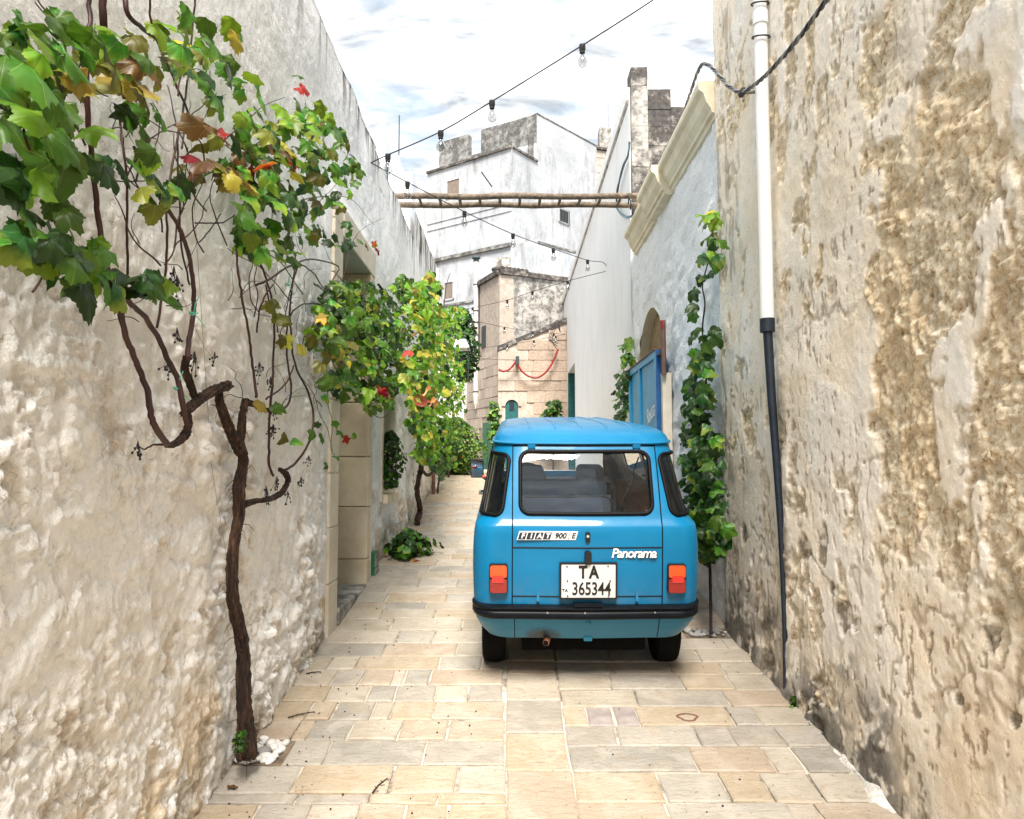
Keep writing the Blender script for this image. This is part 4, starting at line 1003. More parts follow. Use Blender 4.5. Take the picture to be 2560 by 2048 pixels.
# ashlar, block by block
UB = bevel_mesh(MB().box((0, -1, 0), (1, 0, 1)).mesh('stone_block', M['sandstone']), .03)
UBR = bevel_mesh(MB().box((0, -1, 0), (1, 0, 1)).mesh('stone_block', M['sandstone_raw']), .06)
def courses(par, A, B, z0, z1, ch, lmin, lmax, hole=lambda f, g_, a, b: False, topz=None, raw=lambda f: False, seed=1):
    gg = random.Random(seed); L = math.hypot(B[0] - A[0], B[1] - A[1]); rz = math.atan2(B[1] - A[1], B[0] - A[0]); z = z0; base_ = wloc(par)
    while z < z1 - .05:
        h = min(gg.uniform(ch * .85, ch * 1.15), z1 - z); x = -gg.random() * .3
        while x < L - .05:
            l = gg.uniform(lmin, lmax); x0, x1_ = max(0, x), min(L, x + l); x += l
            if x1_ - x0 < .06: continue
            if hole(x0 / L, x1_ / L, z, z + h): continue
            if topz and z + h > topz((x0 + x1_) / 2 / L) - .02: continue
            o = bpy.data.objects.new('stone_block', UBR if raw((x0 + x1_) / 2 / L) else UB); COL.objects.link(o); o.parent = par
            o.location = Vector((A[0] + (B[0] - A[0]) * x0 / L, A[1] + (B[1] - A[1]) * x0 / L, z)) - base_
            o.rotation_euler = (0, 0, rz); o.scale = (x1_ - x0 - .012, .022 + .02 * gg.random() + (.03 * gg.random() if o.data is UBR else 0), h - .012)
        z += h
fa0, fa1, zA0, zA1 = rect_on(wa, wb, 1056, 900, 1098, 826)
frs = pix_face(wa, wb, 1098, 800)[0]
zsp = pix_face(wa, wb, 1076, 860)[1]
def hole_front(a, b, c, d): return b > fa0 and a < fa1 and c < zA1
courses(st, wa, wb, gz(23), zb_end, .34, .45, .8, hole_front, lambda f: za + (zb_end - za) * f, lambda f: f > frs, 3)
fg0, fg1, zg0, zg1 = rect_on(sl, sc_, 1016, 985, 1039, 888)
fw0, fw1, zw0, zw1 = rect_on(sl, sc_, 1015, 735, 1023, 685)
courses(st, sl, sc_, gz(23), zat(1010, 745, 24.2), .34, .4, .75, lambda a, b, c, d: (b > fg0 and a < fg1 and c < zg1) or (b > fw0 - .02 and a < fw1 + .02 and d > zw0 - .1), None, lambda f: False, 5)
# doors
gd = slab(sub(sl, sc_, fg0), sub(sl, sc_, fg1), gz(23) - .1, zg1, .1, .004).put('side_door', M['green_door'], st); gd['label'] = 'green plank door'
for k in range(2):
    fa = fg0 + (fg1 - fg0) * (.12 + .42 * k); slab(sub(sl, sc_, fa), sub(sl, sc_, fa + (fg1 - fg0) * .34), gz(23) + .2, zg1 - .2, .05, .025).put('door_panel', M['green_door'], gd)
wn_ = slab(sub(sl, sc_, fw0), sub(sl, sc_, fw1), zw0, zw1, .1, .004).put('window', M['void'], st)
for k in range(4):
    p = face_pt(sl, sc_, fw0 + (fw1 - fw0) * (k + .5) / 4, 0, .03); MB().tube([(p.x, p.y, zw0), (p.x, p.y, zw1)], .014, 5).put('bar', M['iron'], wn_)
def arch_pts(f0, f1, zs_, z0, n=12, k=1.0):
    L = math.hypot(wb[0] - wa[0], wb[1] - wa[1]); c, r = (f0 + f1) / 2, (f1 - f0) / 2
    return [(c + r, z0)] + [(c + r * math.cos(q), zs_ + r * L * k * math.sin(q)) for q in np.linspace(0, math.pi, n)] + [(c - r, z0)]
fd0, fd1, zd0, zd1 = rect_on(wa, wb, 1064, 895, 1091, 842)
L = math.hypot(wb[0] - wa[0], wb[1] - wa[1]); zsp = zd1 - (fd1 - fd0) / 2 * L
poly = [face_pt(wa, wb, f, z, .004) for f, z in arch_pts(fd0, fd1, zsp, gz(23))]
ad = put('arched_door', mesh_of('arched_door', poly, [tuple(range(len(poly)))], M['teal_door']), st); ad['label'] = 'teal door under a round arch'
zc = zsp - .15
slab(sub(wa, wb, (fd0 + fd1) / 2 - .03), sub(wa, wb, (fd0 + fd1) / 2 + .03), zc, zc + .45, .05, .015).put('door_panel', M['navy'], ad)
outer = arch_pts(fa0, fa1, zsp, gz(23)); inner = arch_pts(fd0, fd1, zsp, gz(23))
for i in range(len(outer) - 1):
    q = [face_pt(wa, wb, *inner[i], .06), face_pt(wa, wb, *outer[i], .06), face_pt(wa, wb, *outer[i + 1], .06), face_pt(wa, wb, *inner[i + 1], .06)]
    d = Vector((wb[1] - wa[1], -(wb[0] - wa[0]))).normalized(); sh = [(Vector(v) - sum(map(Vector, q), Vector()) / 4) * .94 + sum(map(Vector, q), Vector()) / 4 for v in q]
    MB().prism(sh, (-d.x * .1, -d.y * .1, 0)).put('arch_stone', M['sandstone'], st)
# flue pipe up the corner
fp = thing('flue', 'tall pale chimney flue with metal cowl on the stone house side', 'chimney pipe', (-1.3, 24.6, 4))
pa, pb2 = on_y(1004, 548, 24.6), on_y(999, 828, 24.6)
MB().tube([(pb2.x + .04, 24.6, pb2.z), (pb2.x + .04, 24.6, zat(1000, 552, 24.6))], .085, 14).put('pipe', M['flue'], fp, smooth=True, sharp=40)
for yv in (600, 655, 680, 706, 760, 825): zz = zat(1000, yv, 24.6); MB().tube([(pb2.x + .04, 24.6, zz - .02), (pb2.x + .04, 24.6, zz + .02)], .095, 14).put('band', M['iron'], fp)
zz = zat(1000, 545, 24.6); MB().lathe([(.10, -.10), (.10, 0), (.16, .01), (.13, .07), (.02, .09)], (pb2.x + .04, 24.6, zz), 12).put('cowl', M['iron'], fp)
MB().lathe([(.02, -.55), (.07, -.35), (.10, -.1), (.10, 0)], (pb2.x + .04, 24.62, pb2.z), 12).put('foot', M['flue'], fp)
MB().tube([(pb2.x + .17, 24.55, zat(1000, 790, 24.6)), (pb2.x + .17, 24.55, zat(1000, 600, 24.6))], .02, 6).put('stay', M['iron'], fp)
# house at the far left with orange door
ho = thing('orange_door_house', 'pale stone house with orange slatted door behind the creepers', 'building', (-2.5, 27, gz(23)))
A, B = plan(880, 800, 27.6), plan(993, 800, 26.6)
zo = zat(960, 745, 27)
slab(A, B, 0, zo, 1.5, 0).put('wall', M['white_cream'], ho)
f0, f1, z0, z1 = rect_on(A, B, 957, 935, 976, 893)
od = slab(sub(A, B, f0), sub(A, B, f1), gz(23), z1, .1, .01).put('door', M['trim_brown'], ho); od['label'] = 'orange slatted door'
for k in range(4): slab(sub(A, B, f0 + (f1 - f0) * (k + .12) / 4), sub(A, B, f0 + (f1 - f0) * (k + .8) / 4), gz(23), z1 - .03, .05, .03).put('slat', M['orange_door'], od)
z = gz(23); k = 0
while z < z1 + .5:
    slab(sub(A, B, f1 + .01), sub(A, B, f1 + (.05 if k % 2 else .07)), z + .01, z + .27, .1, .035).put('quoin', M['sandstone'], ho); z += .28; k += 1
# white hood on brackets, in front of dark shrub
hd = thing('white_canopy', 'small white hipped canopy half hidden by yellow-green creeper', 'canopy', on_y(973, 728, 20))
a, b, c_, d_ = on_y(955, 731, 20.0), on_y(988, 731, 20.0), on_y(980, 714, 20.3), on_y(960, 714, 20.3)
MB().hexa([a, b, b + Vector((0, .7, 0)), a + Vector((0, .7, 0))], [d_, c_, c_ + Vector((0, .2, 0)), d_ + Vector((0, .2, 0))]).put('roof', M['badge_white'], hd)
for x_ in (a.x + .03, b.x - .03): MB().tube([(x_, 20.05, a.z), (x_, 20.05, a.z - .9)], .015, 5).put('bracket', M['iron'], hd)

# ================================================================== the van
VO = Vector((.487, 4.82, SLOPE * 4.82))
van = thing('parked_van', 'small bright blue vintage minivan parked facing up the lane', 'van', VO)
van.rotation_euler = (math.atan(SLOPE), 0, 0)
# z, half width, rear y, rear corner radius, front y
PROF = [(.335, .655, .085, .16, 3.66), (.40, .70, .04, .16, 3.70), (.46, .725, .012, .15, 3.74), (.52, .737, .002, .14, 3.76), (.65, .743, -.004, .135, 3.77), (.80, .746, -.010, .135, 3.78), (.95, .744, -.008, .135, 3.77),
        (1.04, .738, -.004, .14, 3.75), (1.085, .731, .0, .145, 3.74), (1.10, .724, .006, .15, 3.73), (1.118, .706, .022, .16, 3.71), (1.14, .697, .034, .17, 3.69), (1.17, .690, .048, .18, 3.67), (1.26, .673, .088, .19, 3.60), (1.36, .655, .135, .20, 3.53), (1.46, .637, .185, .20, 3.46),
        (1.54, .623, .228, .20, 3.41), (1.598, .613, .258, .20, 3.38), (1.602, .619, .250, .20, 3.39), (1.616, .619, .250, .20, 3.39), (1.620, .611, .262, .20, 3.37), (1.645, .603, .282, .20, 3.35), (1.668, .588, .325, .20, 3.30), (1.688, .562, .40, .22, 3.22), (1.704, .522, .50, .25, 3.12), (1.716, .462, .62, .28, 2.98), (1.724, .38, .78, .28, 2.8), (1.729, .25, 1.0, .2, 2.5)]
_pz = np.array([p[0] for p in PROF])
def pv_(z): return [float(np.interp(z, _pz, [p[k] for p in PROF])) for k in (1, 2, 3, 4)]
def surf(l, z, off=0.0):
    """point on the van skin: arc length l from the rear centre line (signed), height z, offset outwards"""
    w, yr, r, yf = pv_(z); a = abs(l); s = 1 if l >= 0 else -1; fl = w - r; q = math.pi * r / 2; sd = (yf - r) - (yr + r)
    if a <= fl: x, y, nx, ny = a, yr - .016 * math.cos(math.pi / 2 * a / fl) ** 2, 0, -1
    elif a <= fl + q: t_ = (a - fl) / r; x, y, nx, ny = fl + r * math.sin(t_), yr + r * (1 - math.cos(t_)), math.sin(t_), -math.cos(t_)
    elif a <= fl + q + sd: x, y, nx, ny = w, yr + r + (a - fl - q), 1, 0
    elif a <= fl + 2 * q + sd: t_ = (a - fl - q - sd) / r; x, y, nx, ny = fl + r * math.cos(t_), yf - r + r * math.sin(t_), math.cos(t_), math.sin(t_)
    else: x, y, nx, ny = max(0, fl - (a - fl - 2 * q - sd)), yf, 0, 1
    return Vector((s * (x + nx * off), y + ny * off, z))
def lside(y, z): w, yr, r, yf = pv_(z); return (w - r) + math.pi * r / 2 + (y - yr - r)
def lmax(z): w, yr, r, yf = pv_(z); return 2 * (w - r) + math.pi * r + (yf - r) - (yr + r)
def contour(z, off=0.0):
    w, yr, r, yf = pv_(z); fl = w - r; q = math.pi * r / 2; sd = (yf - r) - (yr + r)
    ls = [fl * k / 10 for k in range(10)] + [fl + q * k / 10 for k in range(10)] + [fl + q + sd * k / 24 for k in range(24)] + [fl + q + sd + q * k / 8 for k in range(8)] + [fl + 2 * q + sd + fl * k / 6 for k in range(7)]
    half = [surf(l, z, off) for l in ls]
    return half + [Vector((-p.x, p.y, p.z)) for p in half[-2:0:-1]]
zl_ = list(_pz); zz_ = []
for a, b in zip(zl_[:-1], zl_[1:]):
    n_ = max(1, int((b - a) / .035)); zz_ += [a + (b - a) * k / n_ for k in range(n_)]
zz_.append(zl_[-1])
def skin(off=0.0):
    rings = [contour(z, off) for z in zz_]; m = len(rings[0]); V = [v for r_ in rings for v in r_]
    Fs = [(i * m + k, i * m + (k + 1) % m, (i + 1) * m + (k + 1) % m, (i + 1) * m + k) for i in range(len(rings) - 1) for k in range(m)]
    Fs.append(tuple((len(rings) - 1) * m + k for k in range(m)))
    return V, Fs
def rrect(l0, l1, z0, z1, rad, n=7, shift=0.0):
    """rounded outline in (arc length, height); shift leans the top"""
    out = []
    for cx, cz, a0 in ((l1 - rad, z0 + rad, -90), (l1 - rad, z1 - rad, 0), (l0 + rad, z1 - rad, 90), (l0 + rad, z0 + rad, 180)):
        for k in range(n):
            q = R(a0 + 90 * k / (n - 1)); out.append((cx + rad * math.cos(q), cz + rad * math.sin(q)))
    res = []
    for i in range(len(out)):                       # densify the straight runs
        a, b = out[i], out[(i + 1) % len(out)]; L_ = math.hypot(b[0] - a[0], b[1] - a[1]); m = max(1, int(L_ / .05))
        res += [(a[0] + (b[0] - a[0]) * k / m, a[1] + (b[1] - a[1]) * k / m) for k in range(m)]
    return res
def cutter(mb, outl, d=.07):
    n = len(outl); cl = sum(o_[0] for o_ in outl) / n; cz = sum(o_[1] for o_ in outl) / n
    V = [surf(l, z, d) for l, z in outl] + [surf(l, z, -d) for l, z in outl] + [surf(cl, cz, d), surf(cl, cz, -d)]
    Fs = [(i, n + i, n + (i + 1) % n, (i + 1) % n) for i in range(n)] + [(2 * n, i, (i + 1) % n) for i in range(n)] + [(2 * n + 1, n + (i + 1) % n, n + i) for i in range(n)]
    mb.add(V, Fs)
REARW = rrect(-.428, .428, 1.172, 1.552, .06)
def qwin(s):
    o_ = []
    for l, z in rrect(.555, .90, 1.155, 1.535, .05): o_.append((s * (l - .055 * (z - 1.155) / .38 * (1 - (l - .555) / .345)), z))
    return o_ if s > 0 else o_[::-1]
SIDEW = [rrect(lside(.72, 1.35), lside(1.55, 1.35), 1.17, 1.53, .06), rrect(lside(1.68, 1.35), lside(2.78, 1.35), 1.17, 1.53, .06)]
lm = lmax(1.35); WS = rrect(lm - .56, lm - .0, 1.14, 1.50, .05)
cut = MB(); cutter(cut, REARW)
for s in (1, -1):
    cutter(cut, qwin(s))
    for w0 in SIDEW: cutter(cut, [(s * l, z) for l, z in (w0 if s > 0 else w0[::-1])])
wsp = [(-.52, 1.15), (.52, 1.15), (.50, 1.50), (-.50, 1.50)]
cut.hexa([(-.58, 3.2, .98), (.58, 3.2, .98), (.58, 4, .98), (-.58, 4, .98)], [(-.52, 3.2, 1.53), (.52, 3.2, 1.53), (.52, 4, 1.53), (-.52, 4, 1.53)])
for yw in (.57, 2.60):
    for s in (1, -1):
        cut.lathe([(.325, 0), (.325, .5)], (.50 if s > 0 else -1.0, yw, .27), 28, 'x')
V, Fs = skin()
tmp = put('tmp_body', mesh_of('body', V, Fs, M['paint']))
cuto = put('tmp_cut', cut.mesh('cut'))
bmx = bmesh.new(); bmx.from_mesh(cuto.data); bmesh.ops.recalc_face_normals(bmx, faces=bmx.faces[:]); bmx.to_mesh(cuto.data); bmx.free()
bmx = bmesh.new(); bmx.from_mesh(tmp.data); bmesh.ops.recalc_face_normals(bmx, faces=bmx.faces[:]); bmx.to_mesh(tmp.data); bmx.free()
so = tmp.modifiers.new('s', 'SOLIDIFY'); so.thickness = .016; so.offset = -1
bo = tmp.modifiers.new('b', 'BOOLEAN'); bo.operation = 'DIFFERENCE'; bo.solver = 'EXACT'; bo.object = cuto
dg = bpy.context.evaluated_depsgraph_get()
bme = bpy.data.meshes.new_from_object(tmp.evaluated_get(dg)); bme.name = 'body'
bpy.data.objects.remove(tmp); bpy.data.objects.remove(cuto)
bme.materials.clear(); bme.materials.append(M['paint']); bme.materials.append(M['paint_low'])
def droop(y, z): return z - .030 * max(0, y - .5) * max(0, min(1, (z - 1.2) / .5))      # the roof line falls towards the cab
for v in bme.vertices: v.co.z = droop(v.co.y, v.co.z)
sat = bme.attributes.new('soot', 'FLOAT', 'POINT')
sv = np.zeros(len(bme.vertices), np.float32)
bme.polygons.foreach_set('use_smooth', [True] * len(bme.polygons)); bme.set_sharp_from_angle(angle=R(38))
for p in bme.polygons: p.material_index = 1 if p.center.z < .50 else 0
body = put('body', bme, van, local=True)
def vpart(mb, name, mat, par=van, smooth=True, sharp=40): return mb.put(name, mat, par, smooth, sharp, local=True)
# lower rear valance as its own skin so the exhaust soot can sit on it
nl, nz_ = 90, 14
Pn = np.zeros((nl, nz_, 3)); soot = np.zeros((nl, nz_))
for i in range(nl):
    for k in range(nz_):
        l = -.80 + 1.6 * i / (nl - 1); z = .337 + (.50 - .337) * k / (nz_ - 1); Pn[i, k] = surf(l, z, .003)
        soot[i, k] = max(0, 1 - math.hypot((l + .285) / .13, (z - .355) / .075)) ** .6
        soot[i, k] *= .75 + .5 * rng.random()
me = grid_mesh('valance', Pn, None, dict(soot=np.clip(soot * 1.3, 0, 1)), M['paint_low'])
put('valance', me, van, local=True)
# glazing
def pane(outl, off, n=16, m=10):
    ls = [o_[0] for o_ in outl]; zs_ = [o_[1] for o_ in outl]; l0, l1, z0, z1 = min(ls) - .012, max(ls) + .012, min(zs_) - .012, max(zs_) + .012
    Pn = np.array([[surf(l0 + (l1 - l0) * i / n, z0 + (z1 - z0) * k / m, off) for k in range(m + 1)] for i in range(n + 1)])
    return Pn
def loop_tube(outl, off, rad, n=8): return MB().tube([surf(l, z, off) for l, z in outl], rad, n, closed=True)
rw = put('rear_window', grid_mesh('rear_window', pane(REARW, -.009), None, None, M['glass']), van, local=True)
loop_tube(rrect(-.432, .432, 1.168, 1.556, .062), .003, .0135, 10).put('gasket', M['rubber'], rw, True, local=True)
for s in (1, -1):
    q = put('quarter_window', grid_mesh('quarter_window', pane(qwin(s), -.009), None, None, M['glass_q'], flip=s < 0), van, local=True)
    loop_tube(qwin(s), .002, .0135, 10).put('gasket', M['rubber'], q, True, local=True)
    for w0 in SIDEW:
        o_ = [(s * l, z) for l, z in w0]
        q = put('side_window', grid_mesh('side_window', pane(o_, -.009), None, None, M['glass'], flip=s < 0), van, local=True)
        loop_tube(o_, .002, .011, 8).put('gasket', M['rubber'], q, True, local=True)
ws = put('windscreen', mesh_of('windscreen', [(-.60, 3.74, .97), (.60, 3.74, .97), (.54, 3.40, 1.50), (-.54, 3.40, 1.50)], [(0, 1, 2, 3)], M['glass']), van, local=True)
# shut lines
def seam(pts, rad=.0042, name='seam', off=.0): return vpart(MB().tube([surf(l, z, off) for l, z in pts], rad, 6), name, M['rubber'])
def zrun(l0, z0, l1, z1, n=26): return [(l0 + (l1 - l0) * k / n, z0 + (z1 - z0) * k / n) for k in range(n + 1)]
TL = lambda z: .482 + .004 * (1.6 - z)
tg = [(TL(z), z) for z in np.linspace(.53, 1.592, 60)]
seam(tg); seam([(-l, z) for l, z in tg]); seam(zrun(-.48, 1.592, .48, 1.592, 30), .006)
seam(zrun(-.484, .958, .484, .958, 30), .005); seam(zrun(-.485, .640, .485, .640, 30))
seam([(l, z) for l, z in [(.47 + 0 * z, z) for z in np.linspace(.345, .485, 8)]], .003, off=.003); seam([(-.47, z) for z in np.linspace(.345, .485, 8)], .003, off=.003)
# dark drip rail shadow line and body-coloured gutter are in the skin; add the rail lip
rail = []
for k in range(81):
    l = -1.1 + 2.2 * k / 80; rail.append(surf(l, 1.609, .002))
vpart(MB().tube(rail, .007, 8), 'drip_rail', M['paint'])
for x in (-.36, -.18, 0.0, .18, .36):                 # pressed ribs along the roof
    pts = []
    for y in np.linspace(.40, 3.0, 40):
        # height of the roof skin at this point: highest contour that still contains it
        zb_ = 1.60
        for z in np.linspace(1.60, 1.729, 60):
            w, yr, r_, yf = pv_(z); ax = abs(x)
            inset = 0 if ax < w - r_ else (r_ * (1 - math.sqrt(max(0, 1 - ((ax - (w - r_)) / r_) ** 2))) if ax < w else 9)
            if yr + inset <= y <= yf - inset: zb_ = z
        pts.append((x, y, droop(y, zb_) - .004))
    vpart(MB().tube(pts, [.004] + [.012] * 38 + [.004], 8), 'roof_rib', M['paint'])
for x in (-.355, .355):                                # tailgate hinges
    p = surf(x, 1.588, .0); h_ = MB().box((p.x - .026, p.y - .016, 1.578), (p.x + .026, p.y + .02, 1.604)); h_.add([(p.x - .02, p.y - .012, 1.578), (p.x + .02, p.y - .012, 1.578), (p.x, p.y - .018, 1.545), (p.x - .016, p.y + .0, 1.578), (p.x + .016, p.y + .0, 1.578), (p.x, p.y - .006, 1.545)], [(0, 2, 1), (0, 3, 5, 2), (1, 2, 5, 4)])
    vpart(h_, 'hinge', M['paint'], smooth=False)
    p = surf(x * .9, .642, .0); vpart(MB().hexa([(p.x - .010, p.y - .018, .612), (p.x + .010, p.y - .018, .612), (p.x + .010, p.y + .01, .612), (p.x - .010, p.y + .01, .612)], [(p.x - .004, p.y - .010, .68), (p.x + .004, p.y - .010, .68), (p.x + .004, p.y + .01, .68), (p.x - .004, p.y + .01, .68)]), 'hinge', M['paint'], smooth=False)
# lock and plate lamp
def rbox(cx, cz, w, h, y0, y1, rad, name, mat, par=van, seg=5):
    o_ = []
    for sx, sz, a0 in ((1, -1, -90), (1, 1, 0), (-1, 1, 90), (-1, -1, 180)):
        for k in range(seg): q = R(a0 + 90 * k / (seg - 1)); o_.append((cx + sx * (w / 2 - rad) + rad * math.cos(q), cz + sz * (h / 2 - rad) + rad * math.sin(q)))
    return vpart(MB().prism([(x, y0, z) for x, z in o_], (0, y1 - y0, 0)), name, mat, par, True, 30)
YR = lambda x, z: surf(x, z).y
lk = rbox(0.0, 1.028, .032, .068, YR(0, 1.03) - .012, YR(0, 1.03) + .01, .013, 'lock', M['black'])
vpart(MB().lathe([(.009, 0), (.009, .006)], (0, YR(0, 1.03) - .018, 1.036), 12, 'y'), 'cylinder', M['chrome'], lk)
pl_ = rbox(0.0, .905, .042, .075, YR(0, .9) - .045, YR(0, .9) + .02, .015, 'plate_lamp', M['black'])
# number plate
py_ = YR(0, .75) - .026
fr_ = rbox(.003, .750, .372, .236, py_, py_ + .02, .006, 'number_plate', M['black'])
pw = rbox(.003, .750, .346, .212, py_ - .003, py_ - .0005, .004, 'plate_face', M['plate_white'], fr_)
def vtext(s, size, x, z, y, mat, par, bold=0, shear=0, space=1.0, sx=1.0, sz=1.0, ext=.0012, rot=0):
    m = text_mesh(s, size, ext, mat, bold, shear, space)
    m.transform(Matrix.Translation((x, y, z)) @ Matrix.Rotation(R(90), 4, 'X') @ Matrix.Rotation(R(rot), 4, 'Z') @ Matrix.Diagonal((sx, sz, 1, 1)))
    return put('lettering', m, par, local=True)
ty = py_ - .0045
vtext('TA', .105, .004, .806, ty, M['black'], fr_, .004, space=1.35, sx=.82, sz=1.05)
vtext('365344', .112, .022, .698, ty, M['black'], fr_, .0012, space=.96, sx=.78, sz=1.05)
vtext('TA', .026, -.148, .690, ty, M['black'], fr_, .0006, space=1.2)
for bx_, bz_ in ((-.135, .845), (.128, .847), (-.132, .752), (.142, .752), (-.130, .655), (.132, .655)):
    vpart(MB().lathe([(.005, 0), (.005, .004)], (bx_, py_ - .0065, bz_), 8, 'y'), 'bolt', M['black'], fr_)
# badges
by_ = YR(-.25, 1.03) - .009
def para(x0, x1, z0, z1, sh, y0, y1): return MB().prism([(x0, y0, z0), (x1, y0, z0), (x1 + sh, y0, z1), (x0 + sh, y0, z1)], (0, y1 - y0, 0))
BX0, BX1, BZ0, BZ1, SH = -.456, -.078, 1.010, 1.064, .016
bb = vpart(para(BX0, BX1, BZ0, BZ1, SH, by_, by_ + .014), 'make_badge', M['badge_white'], smooth=False)
for k in range(4):
    xa = BX0 + .006 + k * .0535; vpart(para(xa, xa + .047, BZ0 + .005, BZ1 - .005, SH * .85, by_ - .002, by_ - .0003), 'letter_tile', M['badge_dark'], bb, False)
    vtext('FIAT'[k], .044, xa + .0235 + .007, (BZ0 + BZ1) / 2 - .001, by_ - .0035, M['badge_white'], bb, .0012, .25)
vtext('900', .050, BX0 + .272 + .007, (BZ0 + BZ1) / 2 - .001, by_ - .0015, M['black'], bb, .0014, .25, 1.0)
vtext('E', .050, BX0 + .355 + .007, (BZ0 + BZ1) / 2 - .001, by_ - .0015, M['black'], bb, .0010, .25)
vpart(para(BX0 + .327, BX0 + .331, BZ0 + .001, BZ1 - .001, SH, by_ - .001, by_ - .0002), 'divider', M['black'], bb, False)
pm = vtext('Panorama', .083, .296, .922, YR(.3, .92) - .008, M['badge_white'], van, .0012, .22, .86, ext=.005); pm.name = 'model_badge'
vtext('Panorama', .083, .297, .920, YR(.3, .92) - .001, M['black'], pm, .0045, .22, .86, ext=.003).name = 'badge_shadow'  # black offset copy: outline of the letters with a drawn drop shadow
# tail lamps
for s in (-1, 1):
    cx = s * .574 ; cz = .760; y0 = YR(.56, cz) - .030
    tl = rbox(cx, cz, .120, .190, y0 + .006, y0 + .05, .016, 'tail_lamp', M['black'])
    rbox(cx, cz + .048, .106, .078, y0 - .006, y0 + .02, .014, 'amber_lens', M['lens_amber'], tl)
    rbox(cx, cz - .044, .106, .090, y0 - .006, y0 + .02, .014, 'red_lens', M['lens_red'], tl)
    rbox(cx + s * .004, cz + .0, .072, .042, y0 - .012, y0 + .0, .006, 'reflector', M['lens_bright'], tl)
# bumper
BP = [(-.005, .588), (.036, .586), (.050, .581), (.054, .571), (.049, .562), (.042, .557), (.042, .551), (.049, .546), (.054, .534), (.054, .516), (.046, .503), (.034, .497), (-.005, .497)]
ls = list(np.linspace(-.845, .845, 90)); V = []; m = len(BP)
for l in ls:
    e = min(1, (.845 - abs(l)) / .05 + .15)
    e *= 1 - .72 * float(sstep(.58, .80, np.array(abs(l))))
    for off, z in BP: V.append(surf(l, z, off * e if off > 0 else off))
Fs = [(i * m + k, (i + 1) * m + k, (i + 1) * m + k + 1, i * m + k + 1) for i in range(len(ls) - 1) for k in range(m - 1)] + [tuple(range(m)), tuple((len(ls) - 1) * m + k for k in range(m - 1, -1, -1))]
bp = put('bumper', mesh_of('bumper', V, Fs, M['bumper'], True, 35), van, local=True)
rbox(.0, .596, .19, .016, -.075, -.02, .006, 'bumper_step', M['bumper'], bp)
for x in (-.26, -.02, .43): p = surf(x, .57, .050); vpart(MB().lathe([(.007, 0), (.006, .006)], (p.x, p.y - .004, .548), 8, 'y'), 'bolt', M['steel'], bp)
p = surf(.01, .455, .0); vpart(MB().lathe([(.004, -.02), (.018, -.012), (.018, 0)], (p.x, p.y - .0, .462), 10, 'y'), 'tow_eye', M['paint_low'])
rbox(.012, .338, .055, .03, .05, .075, .004, 'jack_bracket', M['paint_low'])
vpart(MB().tube([(-.20, .40, .335), (-.24, .15, .325), (-.265, .03, .318)], .021, 14), 'exhaust', M['rust'])
vpart(MB().lathe([(.017, 0), (.017, .004)], (-.2655, .026, .3178), 12, 'y'), 'exhaust_dark_disc', M['under'])  # flat black disc drawn on the end for the pipe's unlit inside
# wheels
def wheel(x, y):
    w_ = vpart(MB().lathe([(.17, -.07), (.235, -.082), (.262, -.072), (.272, -.05), (.274, 0), (.272, .05), (.262, .072), (.235, .082), (.17, .07)], (x, y, .274), 36, 'x'), 'wheel', M['tyre'])
    vpart(MB().lathe([(.168, -.06), (.16, -.03), (.05, -.045), (.05, .045), (.16, .03), (.168, .06)], (x, y, .274), 24, 'x'), 'rim', M['steel'], w_)
for x in (-.615, .612):
    for y in (.57, 2.60): wheel(x, y)
vpart(MB().box((-.58, .12, .34), (.58, 3.6, .37)), 'floor_pan', M['under'], smooth=False)
vpart(MB().tube([(-.5, .57, .27), (.5, .57, .27)], .045, 10).box((-.42, .22, .20), (.42, 1.1, .345)).box((-.5, 1.0, .24), (.5, 3.2, .345)), 'axle_and_light_block', M['under'], smooth=False)  # axle, plus undertray boxes added to block light under the van
# cabin
def seat(x, y, w, z0, z1, name='seat', head=True):
    mb = MB(); n_ = 10; prof_ = []
    o_ = []
    for k in range(n_ + 1): q = math.pi * k / n_; o_.append((x + (w / 2 - .05) * (1 if k < n_ / 2 else -1) + .05 * math.cos(q), z1 - .05 + .05 * math.sin(q)))
    o_ += [(x - w / 2, z0), (x + w / 2, z0)]
    mb.prism([(a, y, b) for a, b in o_], (0, .12, 0)); return vpart(mb, name, M['seat'], van, True, 35)
seat(-.315, 2.05, .25, .70, 1.24, 'front_seat'); seat(.242, 2.05, .25, .70, 1.245, 'front_seat')
seat(-.09, 1.25, .76, .70, 1.215, 'bench_seat')
vpart(MB().box((-.45, .80, .92), (.26, .86, 1.165)), 'luggage_cover', M['seat'], smooth=False)
vpart(MB().box((-.62, .30, .90), (.62, 1.2, .93)), 'luggage_floor', M['trim_brown'], smooth=False)
vpart(MB().box((.46, .45, .93), (.66, 1.9, 1.13)), 'side_trim', M['trim_brown'], smooth=False)
vpart(MB().box((-.6, 3.15, .75), (.6, 3.62, .93)), 'dashboard', M['black'], smooth=False)
stw = [(-.33 + .19 * math.cos(q), 2.85 + .10 * math.sin(q), 1.00 + .16 * math.sin(q)) for q in np.linspace(0, 2 * math.pi, 28)[:-1]]
vpart(MB().tube(stw, .012, 8, closed=True).tube([(-.33, 2.85, 1.00), (-.33, 3.15, .90)], .02, 8), 'steering_wheel', M['black'])
vpart(MB().tube([(-.08, 3.32, 1.44), (.06, 3.32, 1.44)], .03, 10), 'rear_view_mirror', M['black'])
wi = [(-.40, .30, 1.235), (-.1, .25, 1.245), (.10, .24, 1.25), (.17, .24, 1.235), (.19, .24, 1.18), (.20, .2, 1.13)]
vpart(MB().tube(spline(wi, 5), .005, 6), 'heater_lead', M['rubber'])
